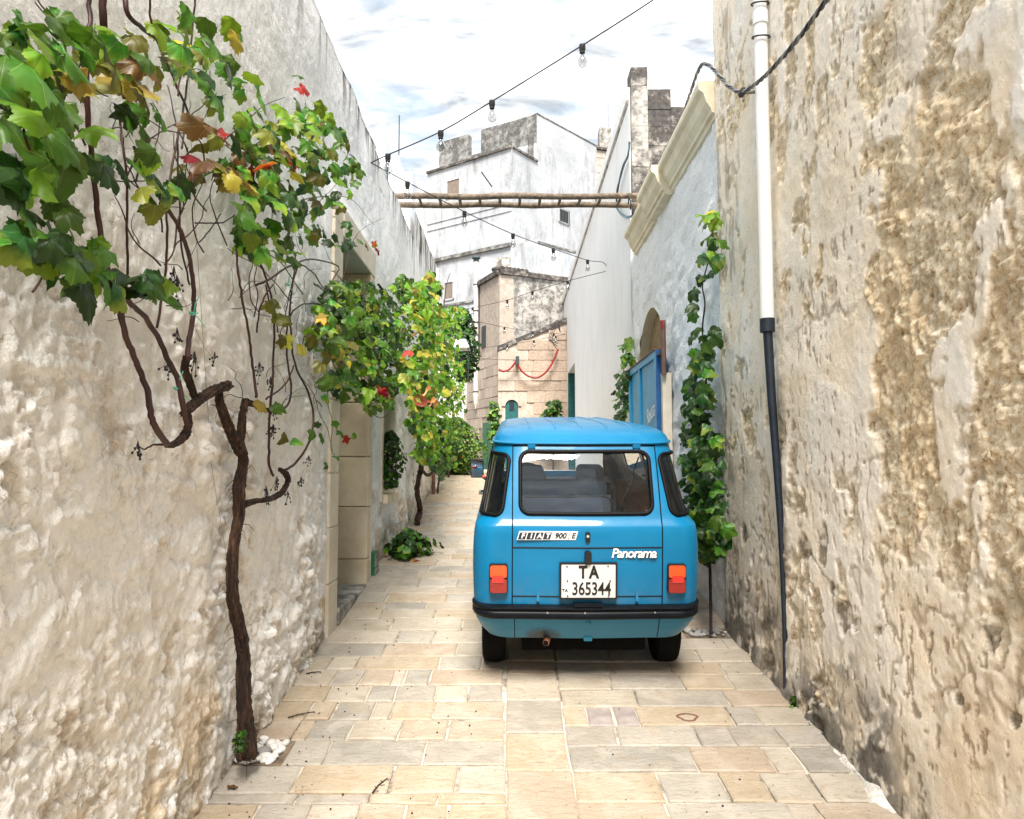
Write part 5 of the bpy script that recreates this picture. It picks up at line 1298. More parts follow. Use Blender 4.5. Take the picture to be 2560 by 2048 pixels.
wi2 = [(.26, .26, 1.17), (.28, .28, 1.24), (.33, .32, 1.33), (.36, .35, 1.42), (.40, .40, 1.5)]
vpart(MB().tube(spline(wi2, 5), .006, 6), 'heater_lead', M['rubber'])
# mirrors, indicators, handle
for s in (-1,):
    mr_ = rbox(-.853, 1.112, .135, .195, 2.90, 2.94, .018, 'door_mirror', M['black'])
    vpart(MB().hexa([(-.912, 2.872, 1.024), (-.795, 2.890, 1.024), (-.795, 2.902, 1.024), (-.912, 2.902, 1.024)], [(-.912, 2.878, 1.200), (-.795, 2.896, 1.200), (-.795, 2.902, 1.200), (-.912, 2.902, 1.200)]), 'mirror_glass', M['mirror'], mr_, False)
    vpart(MB().tube([(-.80, 2.93, 1.02), (-.76, 2.93, .99), (-.70, 2.9, 1.0)], .012, 8), 'mirror_arm', M['black'], mr_)
vpart(MB().tube([(-.74, 1.75, 1.03), (-.775, 1.76, 1.03), (-.775, 1.88, 1.03), (-.74, 1.90, 1.03)], .011, 8), 'door_handle', M['chrome'])
vpart(MB().lathe([(.022, 0), (.020, .02), (.008, .028)], (-.742, 2.35, 1.10), 10, 'x').tube([(-.735, 2.35, 1.10), (-.775, 2.35, 1.10)], .012, 8), 'side_repeater', M['lens_amber'])

# ================================================================== vines
def leaf_shape(seed, lobes=5, teeth=True, aspect=1.0, n=36):
    """one grape leaf: lobed, toothed outline, cupped and folded along the midrib; stalk at the origin, tip along +Y, width about 1"""
    g_ = random.Random(seed)
    bend, fold, tw, dep, wav, lean = g_.uniform(.15, .9), g_.uniform(.10, .55), g_.uniform(-.4, .4), g_.uniform(.16, .27), g_.uniform(.04, .10), g_.uniform(-.12, .12)
    def lift(x, y, a): r2 = x * x + (y - .42) ** 2; return -fold * abs(x) ** 1.3 - bend * max(0, y - .25) ** 2 + tw * x * y + wav * 4 * r2 * math.sin(5 * a + seed) + .12 * max(0, .2 - y)
    V = [(0, .12, lift(0, .12, 0))]; outer = []
    for k in range(n):
        a = -math.pi / 2 + 2 * math.pi * (k + .5) / n          # start at the stalk notch
        th_ = a - math.pi / 2                                     # angle from tip
        r_ = .50 * (1 + dep * math.cos(lobes * th_) * (0.55 + .45 * math.cos(th_)))
        d_ = abs((th_ + math.pi) % (2 * math.pi) - math.pi)
        if d_ > 2.55: r_ *= .62 + .25 * (math.pi - d_)
        r_ *= 1 + (.055 if k % 2 else -.055) * teeth + g_.uniform(-.035, .035)
        x, y = r_ * math.cos(a) * aspect, .42 + r_ * math.sin(a); x += lean * y
        outer.append((x, y, a))
    mid = [((x) * .58, .12 + (y - .12) * .58, a) for x, y, a in outer[::2]]; m = n // 2
    V += [(x, y, lift(x, y, a)) for x, y, a in mid] + [(x, y, lift(x, y, a)) for x, y, a in outer]
    Fs = [(0, 1 + k, 1 + (k + 1) % m) for k in range(m)]
    for k in range(m):
        o0, o1, o2 = 1 + m + 2 * k, 1 + m + 2 * k + 1, 1 + m + (2 * k + 2) % n; a, b = 1 + k, 1 + (k + 1) % m
        Fs += [(a, o0, o1), (a, o1, b), (b, o1, o2)]
    return V, Fs
LSH = [leaf_shape(s, 5) for s in range(8)] + [leaf_shape(s + 20, 3, True, .95) for s in range(4)]
def light_leaf(V, step): return [V[0]] + V[19::step]
LM = {}
def leaf_mesh(kind, i):
    key = (kind, i % len(LSH))
    if key not in LM:
        V, Fs = LSH[key[1]]; LM[key] = mesh_of('leaf', V, Fs, LEAF[kind], True); leaf_attr(LM[key], [(v[0], v[1]) for v in V])
    return LM[key]
def leaf_attr(me, xy):
    for k, nm in enumerate(('lx', 'ly')):
        at = me.attributes.new(nm, 'FLOAT', 'POINT'); at.data.foreach_set('value', np.array([q[k] for q in xy], np.float32))
def leaf_matrix(p, size, g_, out, flat=.5):
    """leaf hanging roughly facing 'out' and up, tip down"""
    nrm = (Vector(out) * g_.uniform(.4, 1.0) + Vector((0, 0, g_.uniform(-.1, .9))) + Vector((g_.gauss(0, .35), g_.gauss(0, .35), g_.gauss(0, .2)))).normalized()
    tip = Vector((g_.gauss(0, .55), g_.gauss(0, .55), -1 + g_.random() * .9)); tip = (tip - nrm * tip.dot(nrm))
    if tip.length < .05: tip = Vector((0, 1, 0)) - nrm * nrm.y
    tip.normalize(); sx = tip.cross(nrm).normalized()
    m = Matrix((sx, tip, nrm)).transposed().to_4x4()
    return Matrix.Translation(p) @ m @ Matrix.Scale(size, 4)
def add_leaf(par, p, size, kind, g_, out, i, base_):
    o = bpy.data.objects.new('leaf', leaf_mesh(kind, i)); COL.objects.link(o); o.parent = par
    mt = leaf_matrix(Vector(p), size, g_, out); mt.translation -= base_; o.matrix_local = mt
    return o
def pick(g_, pal):
    r_ = g_.random() * sum(w for _, w in pal)
    for k, w in pal:
        r_ -= w
        if r_ <= 0: return k
    return pal[0][0]
GREEN = [('green', 6), ('dark', 3), ('bright', 2), ('olive', 1)]
MIX = [('green', 4), ('olive', 2), ('bright', 2), ('yellow', 1.2), ('brown', .6), ('dark', 2)]
OLIVE = [('olive', 4), ('yellow', 1.6), ('brown', 1.2), ('green', 1.5)]
BRIGHT = [('bright', 4), ('green', 3), ('yellow', .6)]
DARK = [('dark', 5), ('green', 2)]
YEL = [('yellow', 4), ('bright', 2), ('olive', 1)]
TEAL = [('dark', 6), ('green', 1)]
def scatter(par, discs, X, off, size, g_, out, cap=285, fillmesh=True, fill_n=0):
    """discs in print coordinates (x, y, rx, ry, n, palette): leaves hang in front of the wall plane X at random stand-off"""
    base_ = wloc(par); n = 0; rest = {}
    for (x, y, rx, ry, cnt, pal) in discs:
        for _ in range(cnt):
            a = g_.random() * 2 * math.pi; q = math.sqrt(g_.random())
            px, py = x + rx * q * math.cos(a), y + ry * q * math.sin(a)
            p = on_x(px, py, X + off[0] + (off[1] - off[0]) * g_.random() ** 1.4)
            s = g_.uniform(*size); k = pick(g_, pal)
            if n < cap: add_leaf(par, p, s, k, g_, out, g_.randrange(99), base_); n += 1
            else:
                mt = leaf_matrix(p, s, g_, out); V, Fs = LSH[g_.randrange(len(LSH))]
                mb = rest.setdefault(k, MB()); sel = light_leaf(V, 2); vs2 = [mt @ Vector(v) for v in sel]; m_ = len(vs2) - 1; mb.xy = getattr(mb, 'xy', []) + [(v[0], v[1]) for v in sel]
                mb.add(vs2, [(0, 1 + j, 1 + (j + 1) % m_) for j in range(m_)])
    for k, mb in rest.items():
        o = mb.put('leaf_mass', LEAF[k], par, True); o['kind'] = 'stuff'; leaf_attr(o.data, mb.xy)
def branch(par, pts, X, r0, r1, name, mat, n=7, rough=.0, sub=5, seed=0, jit=.0):
    g_ = random.Random(seed); P = []
    for q in pts: P.append(tuple(on_x(q[0], q[1], X + (q[2] if len(q) > 2 else 0))))
    S_ = spline(P, sub); m = len(S_)
    S_ = [(a + g_.gauss(0, jit), b + g_.gauss(0, jit), c + g_.gauss(0, jit)) for a, b, c in S_]
    return MB().tube(S_, [r0 + (r1 - r0) * (k / (m - 1)) for k in range(m)], n, rough=rough, seed=seed).put(name, mat, par, True)
def bark(par, pts, X, rads, name='trunk', seed=0, strands=7):
    """old vine wood: a core wrapped in stringy strips of bark"""
    g_ = random.Random(seed); P = [tuple(on_x(q[0], q[1], X + (q[2] if len(q) > 2 else 0))) for q in pts]
    S_ = [Vector(p) for p in spline(P, 7)]; m = len(S_); rr = [float(np.interp(k / (m - 1), np.linspace(0, 1, len(rads)), rads)) for k in range(m)]
    mb = MB().tube(S_, [r_ * .88 * (1 + .12 * math.sin(k * 1.3)) for k, r_ in enumerate(rr)], 12, rough=.12, seed=seed)
    for s in range(strands):
        ph = 2 * math.pi * s / strands + g_.uniform(-.3, .3); tw = g_.uniform(-.12, .12)
        pts2 = []; r2 = []
        for k, p in enumerate(S_):
            t_ = (S_[min(k + 1, m - 1)] - S_[max(k - 1, 0)]).normalized(); a = t_.cross(Vector((.3, .1, 1) if abs(t_.z) < .8 else (1, .2, 0))).normalized(); b = a.cross(t_)
            q = ph + tw * k; lift = rr[k] * (.86 + .16 * g_.random())
            pts2.append(p + a * math.cos(q) * lift + b * math.sin(q) * lift); r2.append(rr[k] * g_.uniform(.22, .40))
        mb.tube(pts2, r2, 5, rough=.25, seed=seed + s)
    o = mb.put(name, M['bark'], par, True)
    return o, S_, rr
def fibres(par, S_, rr, n, seed):
    g_ = random.Random(seed); mb = MB()
    for _ in range(n):
        k = g_.randrange(len(S_)); p = S_[k]; d = Vector((g_.gauss(0, 1), g_.gauss(0, 1), g_.gauss(0, .8))).normalized()
        q = p + d * rr[k]; L_ = g_.uniform(.02, .06); mb.tube([q, q + d * L_ * .5 + Vector((0, 0, g_.uniform(-.02, .02))), q + d * L_ + Vector((0, 0, -L_ * .6))], [.0022, .0016, .0008], 4)
    o = mb.put('bark_shreds', M['twig'], par); o['kind'] = 'stuff'

XV = -1.36                                   # plane in which the near vine is trained
vn = thing('grapevine', 'old grapevine with twisted brown trunk trained up the near limewashed wall', 'vine', on_x(515, 1585, XV))
tr, S1, R1 = bark(vn, [(520, 1592), (518, 1540), (513, 1480), (512, 1400), (508, 1340), (492, 1270), (489, 1215), (492, 1150), (504, 1085), (503, 1030), (511, 970), (500, 932)], XV, [.050, .036, .030, .029, .027, .025, .025, .025, .025, .026, .025, .026], 'trunk', 1, 8)
fibres(tr, S1, R1, 60, 2)
a1, S2, R2_ = bark(vn, [(503, 950), (488, 915), (474, 880), (463, 848), (461, 822)], XV, [.024, .021, .020, .018, .017], 'arm', 3, 6); fibres(a1, S2, R2_, 12, 4)
a2, S3, R3 = bark(vn, [(481, 812), (455, 820), (425, 838), (402, 856), (385, 872)], XV + .01, [.022, .021, .020, .018, .014], 'arm', 5, 6)
a3, S4, R4 = bark(vn, [(503, 950), (508, 905), (512, 870), (518, 842)], XV, [.020, .018, .017, .017], 'arm', 7, 6); fibres(a3, S4, R4, 10, 8)
bark(vn, [(514, 1062), (540, 1055), (570, 1050), (595, 1035), (606, 1015), (602, 998), (588, 988)], XV, [.017, .016, .015, .015, .015, .016, .010], 'arm', 9, 5)
bark(vn, [(392, 868), (398, 895), (388, 918), (370, 934), (350, 938)], XV + .015, [.015, .016, .015, .013, .008], 'arm', 11, 5)
bark(vn, [(412, 842), (398, 805), (390, 775), (394, 752)], XV, [.014, .015, .016, .014], 'arm', 12, 5)
bark(vn, [(518, 846), (534, 852), (552, 862), (570, 866)], XV, [.016, .016, .015, .011], 'arm', 13, 5)
canes = [
 ([(352, 935), (330, 905), (318, 875), (310, 825), (296, 785), (280, 745), (262, 700), (250, 640), (232, 590), (215, 520), (205, 440), (196, 360), (188, 280), (182, 180), (188, 90), (190, 40), (184, -20)], .0120, .0075),
 ([(395, 896), (384, 850), (374, 800), (352, 755), (330, 705), (298, 660), (262, 628), (215, 598), (175, 562), (145, 520), (115, 460), (88, 410), (66, 375)], .0120, .007),
 ([(394, 755), (399, 715), (407, 660), (408, 610), (402, 560), (390, 510), (372, 470), (345, 430), (322, 392), (300, 345), (282, 310)], .0115, .006),
 ([(262, 700), (258, 640), (268, 590), (268, 500), (268, 400), (262, 330), (252, 250)], .005, .004),
 ([(330, 690), (345, 600), (352, 520), (352, 420), (366, 330), (384, 240), (398, 150), (405, 60), (412, -10)], .005, .004),
 ([(400, 600), (382, 520), (378, 440), (374, 340), (374, 280)], .004, .0035),
 ([(220, 100), (218, 40), (214, -20)], .012, .012),
 ([(262, -10), (270, 30), (300, 60), (335, 85), (355, 100)], .009, .008),
 ([(420, 290), (380, 200), (345, 120), (320, 60), (315, -10)], .005, .004),
 ([(540, 838), (534, 780), (528, 740), (522, 690), (512, 640), (504, 590), (498, 530), (502, 480), (512, 430)], .0075, .005),
 ([(576, 1002), (567, 980), (566, 930), (568, 870), (574, 800), (576, 740), (578, 690), (572, 630), (560, 585), (545, 540), (535, 480)], .0078, .005),
 ([(596, 992), (622, 975), (648, 938), (659, 900), (658, 860), (646, 820), (628, 786), (616, 745), (612, 700), (610, 660), (614, 610), (622, 575), (632, 555)], .0078, .0055),
 ([(570, 866), (590, 864), (608, 848), (613, 815), (606, 770), (603, 720), (606, 680), (618, 655), (640, 640), (668, 640)], .0068, .0045),
 ([(540, 600), (565, 590), (590, 572), (620, 556), (660, 546), (712, 562), (700, 590), (688, 618), (684, 645)], .0062, .005),
 ([(560, 840), (590, 820), (608, 798), (618, 770)], .0055, .004),
 ([(632, 556), (660, 575), (676, 600), (690, 615)], .005, .004),
 ([(622, 560), (610, 620), (596, 680), (588, 710)], .0035, .003),
 ([(560, 600), (568, 640), (580, 670), (585, 700)], .0045, .004),
 ([(540, 700), (548, 650), (560, 620), (575, 600)], .005, .004),
 ([(630, 790), (660, 830), (672, 870), (690, 905), (700, 950)], .0025, .002),
 ([(690, 700), (688, 780), (690, 850), (700, 890), (696, 940), (705, 960)], .0025, .002),
 ([(700, 890), (720, 915), (745, 925)], .002, .002),
 ([(352, 938), (325, 936), (303, 946), (290, 938)], .005, .002),
 ([(410, 470), (440, 470), (470, 468), (495, 452)], .0035, .003),
 ([(232, 382), (290, 382), (330, 378)], .0025, .002),
 ([(420, 510), (445, 480), (465, 450)], .003, .0025),
]
for i, (pts, r0, r1) in enumerate(canes):
    branch(vn, [(x, y, .03 * math.sin(j * 1.1 + i)) for j, (x, y) in enumerate(pts)], XV + .02, r0, r1, 'cane', M['cane'] if r0 > .0045 else M['twig'], 7, .08, 5, i, .0012)
g7 = random.Random(70)
for k in range(46):                           # wiry side shoots and tendrils
    if k < 26: x, y = g7.uniform(480, 720), g7.uniform(540, 860)
    else: x, y = g7.uniform(220, 480), g7.uniform(150, 700)
    a = g7.uniform(-2.6, -.5); pts = [(x, y)]
    for j in range(5): a += g7.gauss(0, .45); x += 14 * math.cos(a); y += 14 * math.sin(a); pts.append((x, y))
    branch(vn, pts, XV + g7.uniform(0, .08), .0022, .0009, 'tendril', M['twig'], 5, 0, 4, k)
for k in range(34):
    x, y = (g7.uniform(60, 520), g7.uniform(120, 620)) if k < 24 else (g7.uniform(520, 720), g7.uniform(380, 760))
    a = g7.uniform(-2.2, -.9); pts = [(x, y)]
    for j in range(7): a += g7.gauss(0, .28); x += 26 * math.cos(a); y += 26 * math.sin(a); pts.append((x, y))
    branch(vn, pts, XV + g7.uniform(-.02, .06), .0038, .0018, 'cane', M['cane'], 5, .1, 4, 200 + k)
for (x, y, n_) in ((290, 940, 9), (352, 765, 10), (410, 750, 18), (372, 700, 10), (452, 750, 8), (546, 770, 10), (575, 900, 24), (572, 860, 18), (583, 1010, 16), (560, 1030, 14), (634, 1010, 14), (372, 590, 16), (366, 570, 10), (650, 965, 8), (606, 1040, 10), (570, 800, 12)):
    mb = MB(); p0 = on_x(x, y, XV + .03)
    for _ in range(n_):                       # shrivelled bunch: stalks with dried berries
        q = p0 + Vector((g7.gauss(0, .012), g7.gauss(0, .02), -abs(g7.gauss(0, .035)))); mb.tube([p0 + Vector((0, 0, .02)), (p0 + q) / 2 + Vector((0, .005, 0)), q], .0012, 4)
        mb.lathe([(.001, -.006), (.0045, -.003), (.005, .001), (.002, .005)], q, 6)
    mb.put('dried_grapes', M['grape'], vn)
for (x, y) in ((408, 660), (375, 818), (545, 535), (606, 600)):
    p = on_x(x, y, XV + .02); mb = MB()
    mb.tube([(p.x + .016 * math.cos(q), p.y + .016 * math.sin(q), p.z + .004 * math.sin(2 * q)) for q in np.linspace(0, 2 * math.pi, 12)[:-1]], .003, 5, closed=True)
    mb.tube([p, p + Vector((.02, .03, -.03)), p + Vector((.02, .06, -.045))], .0022, 4); mb.tube([p, p + Vector((.01, -.01, .04)), p + Vector((.02, -.005, .07))], .0022, 4)
    mb.put('twine', M['twine'], vn)
BIGL = [(75, 70, 85, 75, 24, [('dark', 1), ('green', 4), ('bright', 2)]), (60, 215, 75, 85, 23, [('dark', 1), ('green', 4), ('bright', 2)]), (80, 330, 65, 55, 14, GREEN), (95, 420, 40, 40, 3, DARK)]
scatter(vn, BIGL, -1.46, (.06, .36), (.072, .122), random.Random(1), (1, -.5, .2))
MIDL = [(70, 480, 60, 45, 14, DARK), (170, 515, 55, 35, 10, GREEN), (150, 545, 40, 25, 5, DARK), (150, 130, 55, 50, 7, OLIVE), (270, 125, 65, 65, 15, OLIVE), (225, 70, 40, 50, 5, MIX), (330, 80, 55, 55, 10, MIX), (400, 60, 50, 50, 9, BRIGHT), (485, 60, 25, 25, 5, BRIGHT),
        (440, 140, 60, 60, 13, GREEN), (400, 110, 40, 40, 6, MIX), (520, 190, 40, 60, 9, BRIGHT), (540, 270, 45, 45, 11, BRIGHT), (470, 310, 70, 60, 18, [('brown', 3), ('olive', 3), ('dark', 3), ('green', 2)]), (440, 375, 60, 40, 12, [('olive', 3), ('brown', 2), ('dark', 2)]),
        (240, 330, 60, 30, 6, DARK), (300, 320, 45, 25, 6, GREEN), (310, 395, 40, 35, 5, GREEN), (260, 590, 70, 22, 10, DARK), (340, 590, 25, 25, 4, GREEN), (290, 240, 45, 25, 6, GREEN), (370, 380, 30, 25, 4, DARK), (160, 590, 25, 15, 3, DARK), (120, 260, 50, 60, 5, GREEN)]
scatter(vn, MIDL, -1.46, (.08, .34), (.066, .108), random.Random(2), (1, -.4, .2), cap=400)
FARL = [(620, 270, 58, 55, 34, GREEN), (690, 310, 48, 58, 32, GREEN), (600, 380, 78, 48, 34, GREEN), (540, 440, 55, 55, 20, GREEN), (640, 460, 60, 45, 24, GREEN), (718, 390, 32, 60, 14, GREEN), (715, 490, 45, 28, 10, DARK), (580, 330, 50, 40, 18, MIX), (520, 350, 45, 40, 14, [('brown', 3), ('red', 1), ('olive', 2), ('yellow', 1), ('green', 2)]),
        (575, 500, 60, 25, 11, GREEN), (590, 540, 40, 25, 6, BRIGHT), (660, 240, 40, 30, 10, BRIGHT), (740, 340, 15, 40, 5, GREEN)]
scatter(vn, FARL, -1.46, (.10, .34), (.075, .115), random.Random(3), (1, -.4, .2), cap=400)
SING = [(637, 178, .07, 'red'), (632, 186, .06, 'red'), (640, 165, .06, 'green'), (615, 337, .07, 'red'), (668, 322, .06, 'red'), (480, 290, .07, 'red'), (411, 330, .07, 'red'), (787, 507, .07, 'red'), (792, 522, .06, 'red'), (770, 512, .06, 'brown'), (590, 640, .085, 'olive'), (568, 628, .10, 'olive'), (598, 662, .08, 'olive'),
        (575, 665, .08, 'olive'), (597, 705, .075, 'yellow'), (584, 712, .07, 'olive'), (628, 722, .075, 'yellow'), (640, 735, .06, 'yellow'), (551, 845, .075, 'yellow'), (572, 850, .07, 'green'), (583, 855, .06, 'green'), (612, 925, .07, 'green'), (604, 915, .06, 'olive'), (660, 905, .065, 'green'), (676, 912, .07, 'green'), (706, 965, .055, 'green'),
        (686, 972, .055, 'green'), (712, 905, .06, 'green'), (703, 885, .055, 'green'), (735, 920, .06, 'red'), (750, 915, .05, 'green'), (664, 888, .05, 'dark'), (270, 165, .10, 'brown'), (296, 190, .10, 'brown'), (690, 790, .06, 'olive'), (680, 830, .06, 'green'), (672, 850, .05, 'olive')]
for i, (x, y, s, k) in enumerate(SING): add_leaf(vn, on_x(x, y, -1.30), s * 1.15, k, random.Random(i), (1, -.5, .2), i, wloc(vn))
ww = [((420, -10), (398, 200), (440, 900)), ((500, 1310), (470, 1130), (437, 930)), ((360, 560), (415, 700), (450, 760))]
for pts in ww: branch(vn, [(x, y, -.05) for x, y in pts], -1.37, .0012, .0012, 'training_wire', M['wire'], 4, 0, 4)

# second vine: the dense leafy mass over the doorway
v2 = thing('leafy_vine', 'dense green vine mass spreading over the limewashed doorway', 'vine', on_x(700, 1000, -1.4))
D2 = [(720, 630, 45, 45, 26, GREEN), (775, 640, 45, 50, 30, GREEN), (700, 700, 40, 55, 24, MIX), (755, 720, 60, 60, 40, GREEN), (805, 690, 40, 60, 34, GREEN), (820, 770, 40, 55, 30, GREEN), (745, 800, 55, 35, 24, GREEN), (795, 830, 35, 30, 16, BRIGHT), (845, 650, 25, 60, 26, BRIGHT), (855, 600, 18, 22, 12, BRIGHT), (850, 730, 30, 40, 20, MIX)]
D2 = [(x, y, rx, ry, int(n * 1.03), p_) for (x, y, rx, ry, n, p_) in D2]
scatter(v2, D2, -1.46, (.08, .46), (.075, .105), random.Random(4), (1, -.6, .25), cap=285)
scatter(v2, [(x, y, rx * 1.02, ry * 1.02, int(n * 2.2), (DARK, GREEN, GREEN, BRIGHT)[j % 4]) for j, (x, y, rx, ry, n, p_) in enumerate(D2)], -1.46, (.03, .38), (.065, .10), random.Random(14), (1, -.5, .25), cap=0)
for i, (x, y, k) in enumerate(((800, 818, 'red'), (795, 812, 'red'), (805, 828, 'red'), (690, 670, 'orange'), (678, 762, 'olive'), (805, 855, 'olive'))): add_leaf(v2, on_x(x, y, -1.02), .075, k, random.Random(i + 50), (1, -1, .2), i, wloc(v2))
for i, pts in enumerate(([(668, 640), (700, 650), (730, 660), (770, 670), (820, 690)], [(684, 645), (690, 700), (700, 760), (720, 800)], [(700, 650), (760, 620), (830, 610)], [(740, 700), (790, 750), (830, 800)], [(770, 860), (800, 880), (820, 870)])): branch(v2, pts, -1.30, .006, .003, 'cane', M['cane'], 6, .05, 5, 60 + i)

# third creeper: tall yellow-green mass further up the lane, with its own trunk
v3 = thing('yellow_creeper', 'tall yellow-green creeper with orange trumpet flowers further up the left wall', 'vine', on_x(878, 1120, -1.34))
bark(v3, [(880, 1122), (878, 1100), (884, 1075), (878, 1040), (882, 1010), (886, 985), (884, 960), (888, 930), (892, 880)], -1.33, [.045, .038, .036, .034, .034, .034, .032, .03, .025], 'trunk', 31, 6)
bark(v3, [(886, 985), (898, 1000), (908, 996), (915, 975)], -1.30, [.022, .024, .022, .016], 'arm', 33, 4)
D3 = [(888, 640, 26, 48, 26, YEL), (918, 690, 32, 55, 34, BRIGHT), (905, 765, 38, 55, 36, YEL), (945, 700, 25, 55, 26, BRIGHT), (930, 840, 42, 50, 36, BRIGHT), (890, 880, 26, 45, 24, MIX), (955, 790, 25, 50, 24, GREEN), (925, 915, 42, 35, 26, BRIGHT), (903, 950, 28, 28, 16, GREEN), (905, 588, 8, 14, 8, YEL), (870, 800, 20, 60, 18, GREEN), (915, 610, 14, 24, 8, BRIGHT), (960, 660, 22, 18, 8, BRIGHT)]
scatter(v3, D3, -1.46, (.25, .75), (.075, .11), random.Random(6), (1, -.8, .25), cap=285)
scatter(v3, [(x, y, rx, ry, int(n * 7), [('green', 4), ('dark', 1.2), ('bright', 5), ('yellow', 1.2), ('olive', .6)]) for (x, y, rx, ry, n, p_) in D3], -1.46, (.05, .72), (.060, .095), random.Random(16), (1, -.8, .25), cap=0)
scatter(v3, [(968, 870, 14, 60, 90, GREEN), (955, 900, 20, 50, 50, GREEN), (975, 830, 8, 40, 20, GREEN)], -1.46, (.2, .7), (.05, .08), random.Random(26), (1, -.6, .25), cap=0)
def flower(par, p, s, g_):
    """five-petalled trumpet flower"""
    mb = MB(); n = 15; ring = []
    for k in range(n):
        a = 2 * math.pi * k / n; r_ = s * (.8 + .35 * abs(math.cos(2.5 * a))); ring.append((r_ * math.cos(a), r_ * math.sin(a), .25 * s))
    th_ = [(s * .22 * math.cos(2 * math.pi * k / n), s * .22 * math.sin(2 * math.pi * k / n), -.1 * s) for k in range(n)]; bk_ = [(s * .12 * math.cos(2 * math.pi * k / n), s * .12 * math.sin(2 * math.pi * k / n), -1.2 * s) for k in range(n)]
    q = Vector((g_.uniform(.2, .6), -1, g_.uniform(-.2, .3))).to_track_quat('Z', 'Y').to_matrix().to_4x4(); T = Matrix.Translation(p) @ q
    mb.add([T @ Vector(v) for v in ring + th_ + bk_], [(k, (k + 1) % n, n + (k + 1) % n, n + k) for k in range(n)] + [(n + k, n + (k + 1) % n, 2 * n + (k + 1) % n, 2 * n + k) for k in range(n)])
    return mb.put('flower', LEAF['orange'], par, True)
for i, (x, y) in enumerate(((887, 822), (884, 845), (897, 848), (905, 842), (910, 850), (893, 818))): flower(v3, on_x(x, y, -.78), .05, random.Random(i))
for i, (x, y) in enumerate(((942, 822), (938, 818), (870, 740), (882, 700))): add_leaf(v3, on_x(x, y, -.76), .085, 'orange' if i > 1 else 'yellow', random.Random(i), (.4, -1, .2), i, wloc(v3))
for i, pts in enumerate(([(905, 640), (906, 590), (904, 570)], [(934, 650), (940, 600), (948, 575)], [(892, 880), (900, 800), (895, 700), (888, 620)], [(890, 900), (920, 850), (940, 760), (930, 680)])): branch(v3, pts, -1.1, .010, .005, 'cane', M['cane'], 6, .05, 5, 90 + i)

# young vine further up and the dark hedge at the crest
v4 = thing('slim_vine', 'slim dark-stemmed vine between the yellow creeper and the hedge', 'vine', on_x(921, 1062, -1.34))
branch(v4, [(921, 1062), (922, 1030), (926, 1000), (932, 975), (928, 950)], -1.33, .018, .014, 'trunk', M['bark'], 7, .1, 5, 3)
branch(v4, [(924, 1015), (934, 1005), (944, 1000)], -1.30, .010, .008, 'cane', M['bark'], 6, .1, 4, 4)
branch(v4, [(943, 1022), (945, 995), (948, 960)], -1.33, .028, .02, 'trunk', M['bark'], 7, .1, 4, 5)
scatter(v4, [(925, 970, 22, 22, 50, DARK), (945, 960, 20, 25, 40, GREEN), (930, 995, 8, 10, 10, DARK)], -1.46, (.05, .4), (.09, .13), random.Random(36), (1, -.6, .2), cap=120)
def bush(name, label, cat, p0, size, n, leaf, pal, seed, group=None, stems=8):
    """rounded plant: stems from the base, leaves through the volume"""
    g_ = random.Random(seed); t_ = thing(name, label, cat, p0, group); mb = MB(); P0 = Vector(p0)
    for _ in range(stems):
        e = P0 + Vector((g_.gauss(0, .35) * size[0], g_.gauss(0, .35) * size[1], g_.uniform(.4, .9) * size[2])); mb.tube([P0, (P0 + e) / 2 + Vector((0, 0, .1 * size[2])), e], [.010, .007, .003], 5)
    mb.put('stems', M['twig'], t_); base_ = wloc(t_); rest = {}
    for i in range(n):
        a, q = g_.random() * 6.28, g_.random() ** .4; hz = g_.random()
        w = math.sin(math.pi * (.12 + .83 * hz)) * (1 + .25 * math.sin(3 * a + seed))
        p = P0 + Vector((size[0] * w * q * math.cos(a), size[1] * w * q * math.sin(a), size[2] * hz)); out = Vector((math.cos(a), math.sin(a), .3))
        s, k = g_.uniform(*leaf), pick(g_, pal)
        if i < 120: add_leaf(t_, p, s, k, g_, out, g_.randrange(99), base_)
        else:
            mt = leaf_matrix(p, s, g_, out); V, Fs = LSH[g_.randrange(len(LSH))]; m2 = rest.setdefault(k, MB()); sel = light_leaf(V, 3); vs2 = [mt @ Vector(v) for v in sel]; m_ = len(vs2) - 1; m2.xy = getattr(m2, 'xy', []) + [(v[0], v[1]) for v in sel]
            m2.add(vs2, [(0, 1 + j, 1 + (j + 1) % m_) for j in range(m_)])
    for k, m2 in rest.items(): o = m2.put('leaf_mass', LEAF[k], t_, True); o['kind'] = 'stuff'; leaf_attr(o.data, m2.xy)
    return t_
ph = on_y(963, 1003, 15.6); bush('hedge_bush', 'dark green weeping hedge bush at the crest of the lane', 'bush', (ph.x - .05, 15.9, gz(15.9)), (.62, .7, 1.25), 2600, (.05, .09), TEAL, 41)
ps = on_y(972, 800, 21); bush('dark_shrub', 'dark conifer-like shrub behind the creeper near the white canopy', 'shrub', (ps.x, 21.6, on_y(972, 800, 21.6).z), (.55, .5, 2.2), 900, (.10, .15), TEAL, 43)
pn = on_x(868, 1176, -1.18); bush('low_plant', 'low dark leafy plant on the paving at the foot of the left wall', 'plant', (-1.20, on_g(868, 1172).y, gz(on_g(868, 1172).y)), (.30, .30, .30), 190, (.07, .11), DARK, 45)
pw_ = on_x(822, 1000, -1.42)
bush('window_plant', 'bushy dark green plant spilling from the window niche', 'plant', (-1.40, 8.30, 1.78), (.17, .24, .66), 520, (.035, .06), DARK, 47)
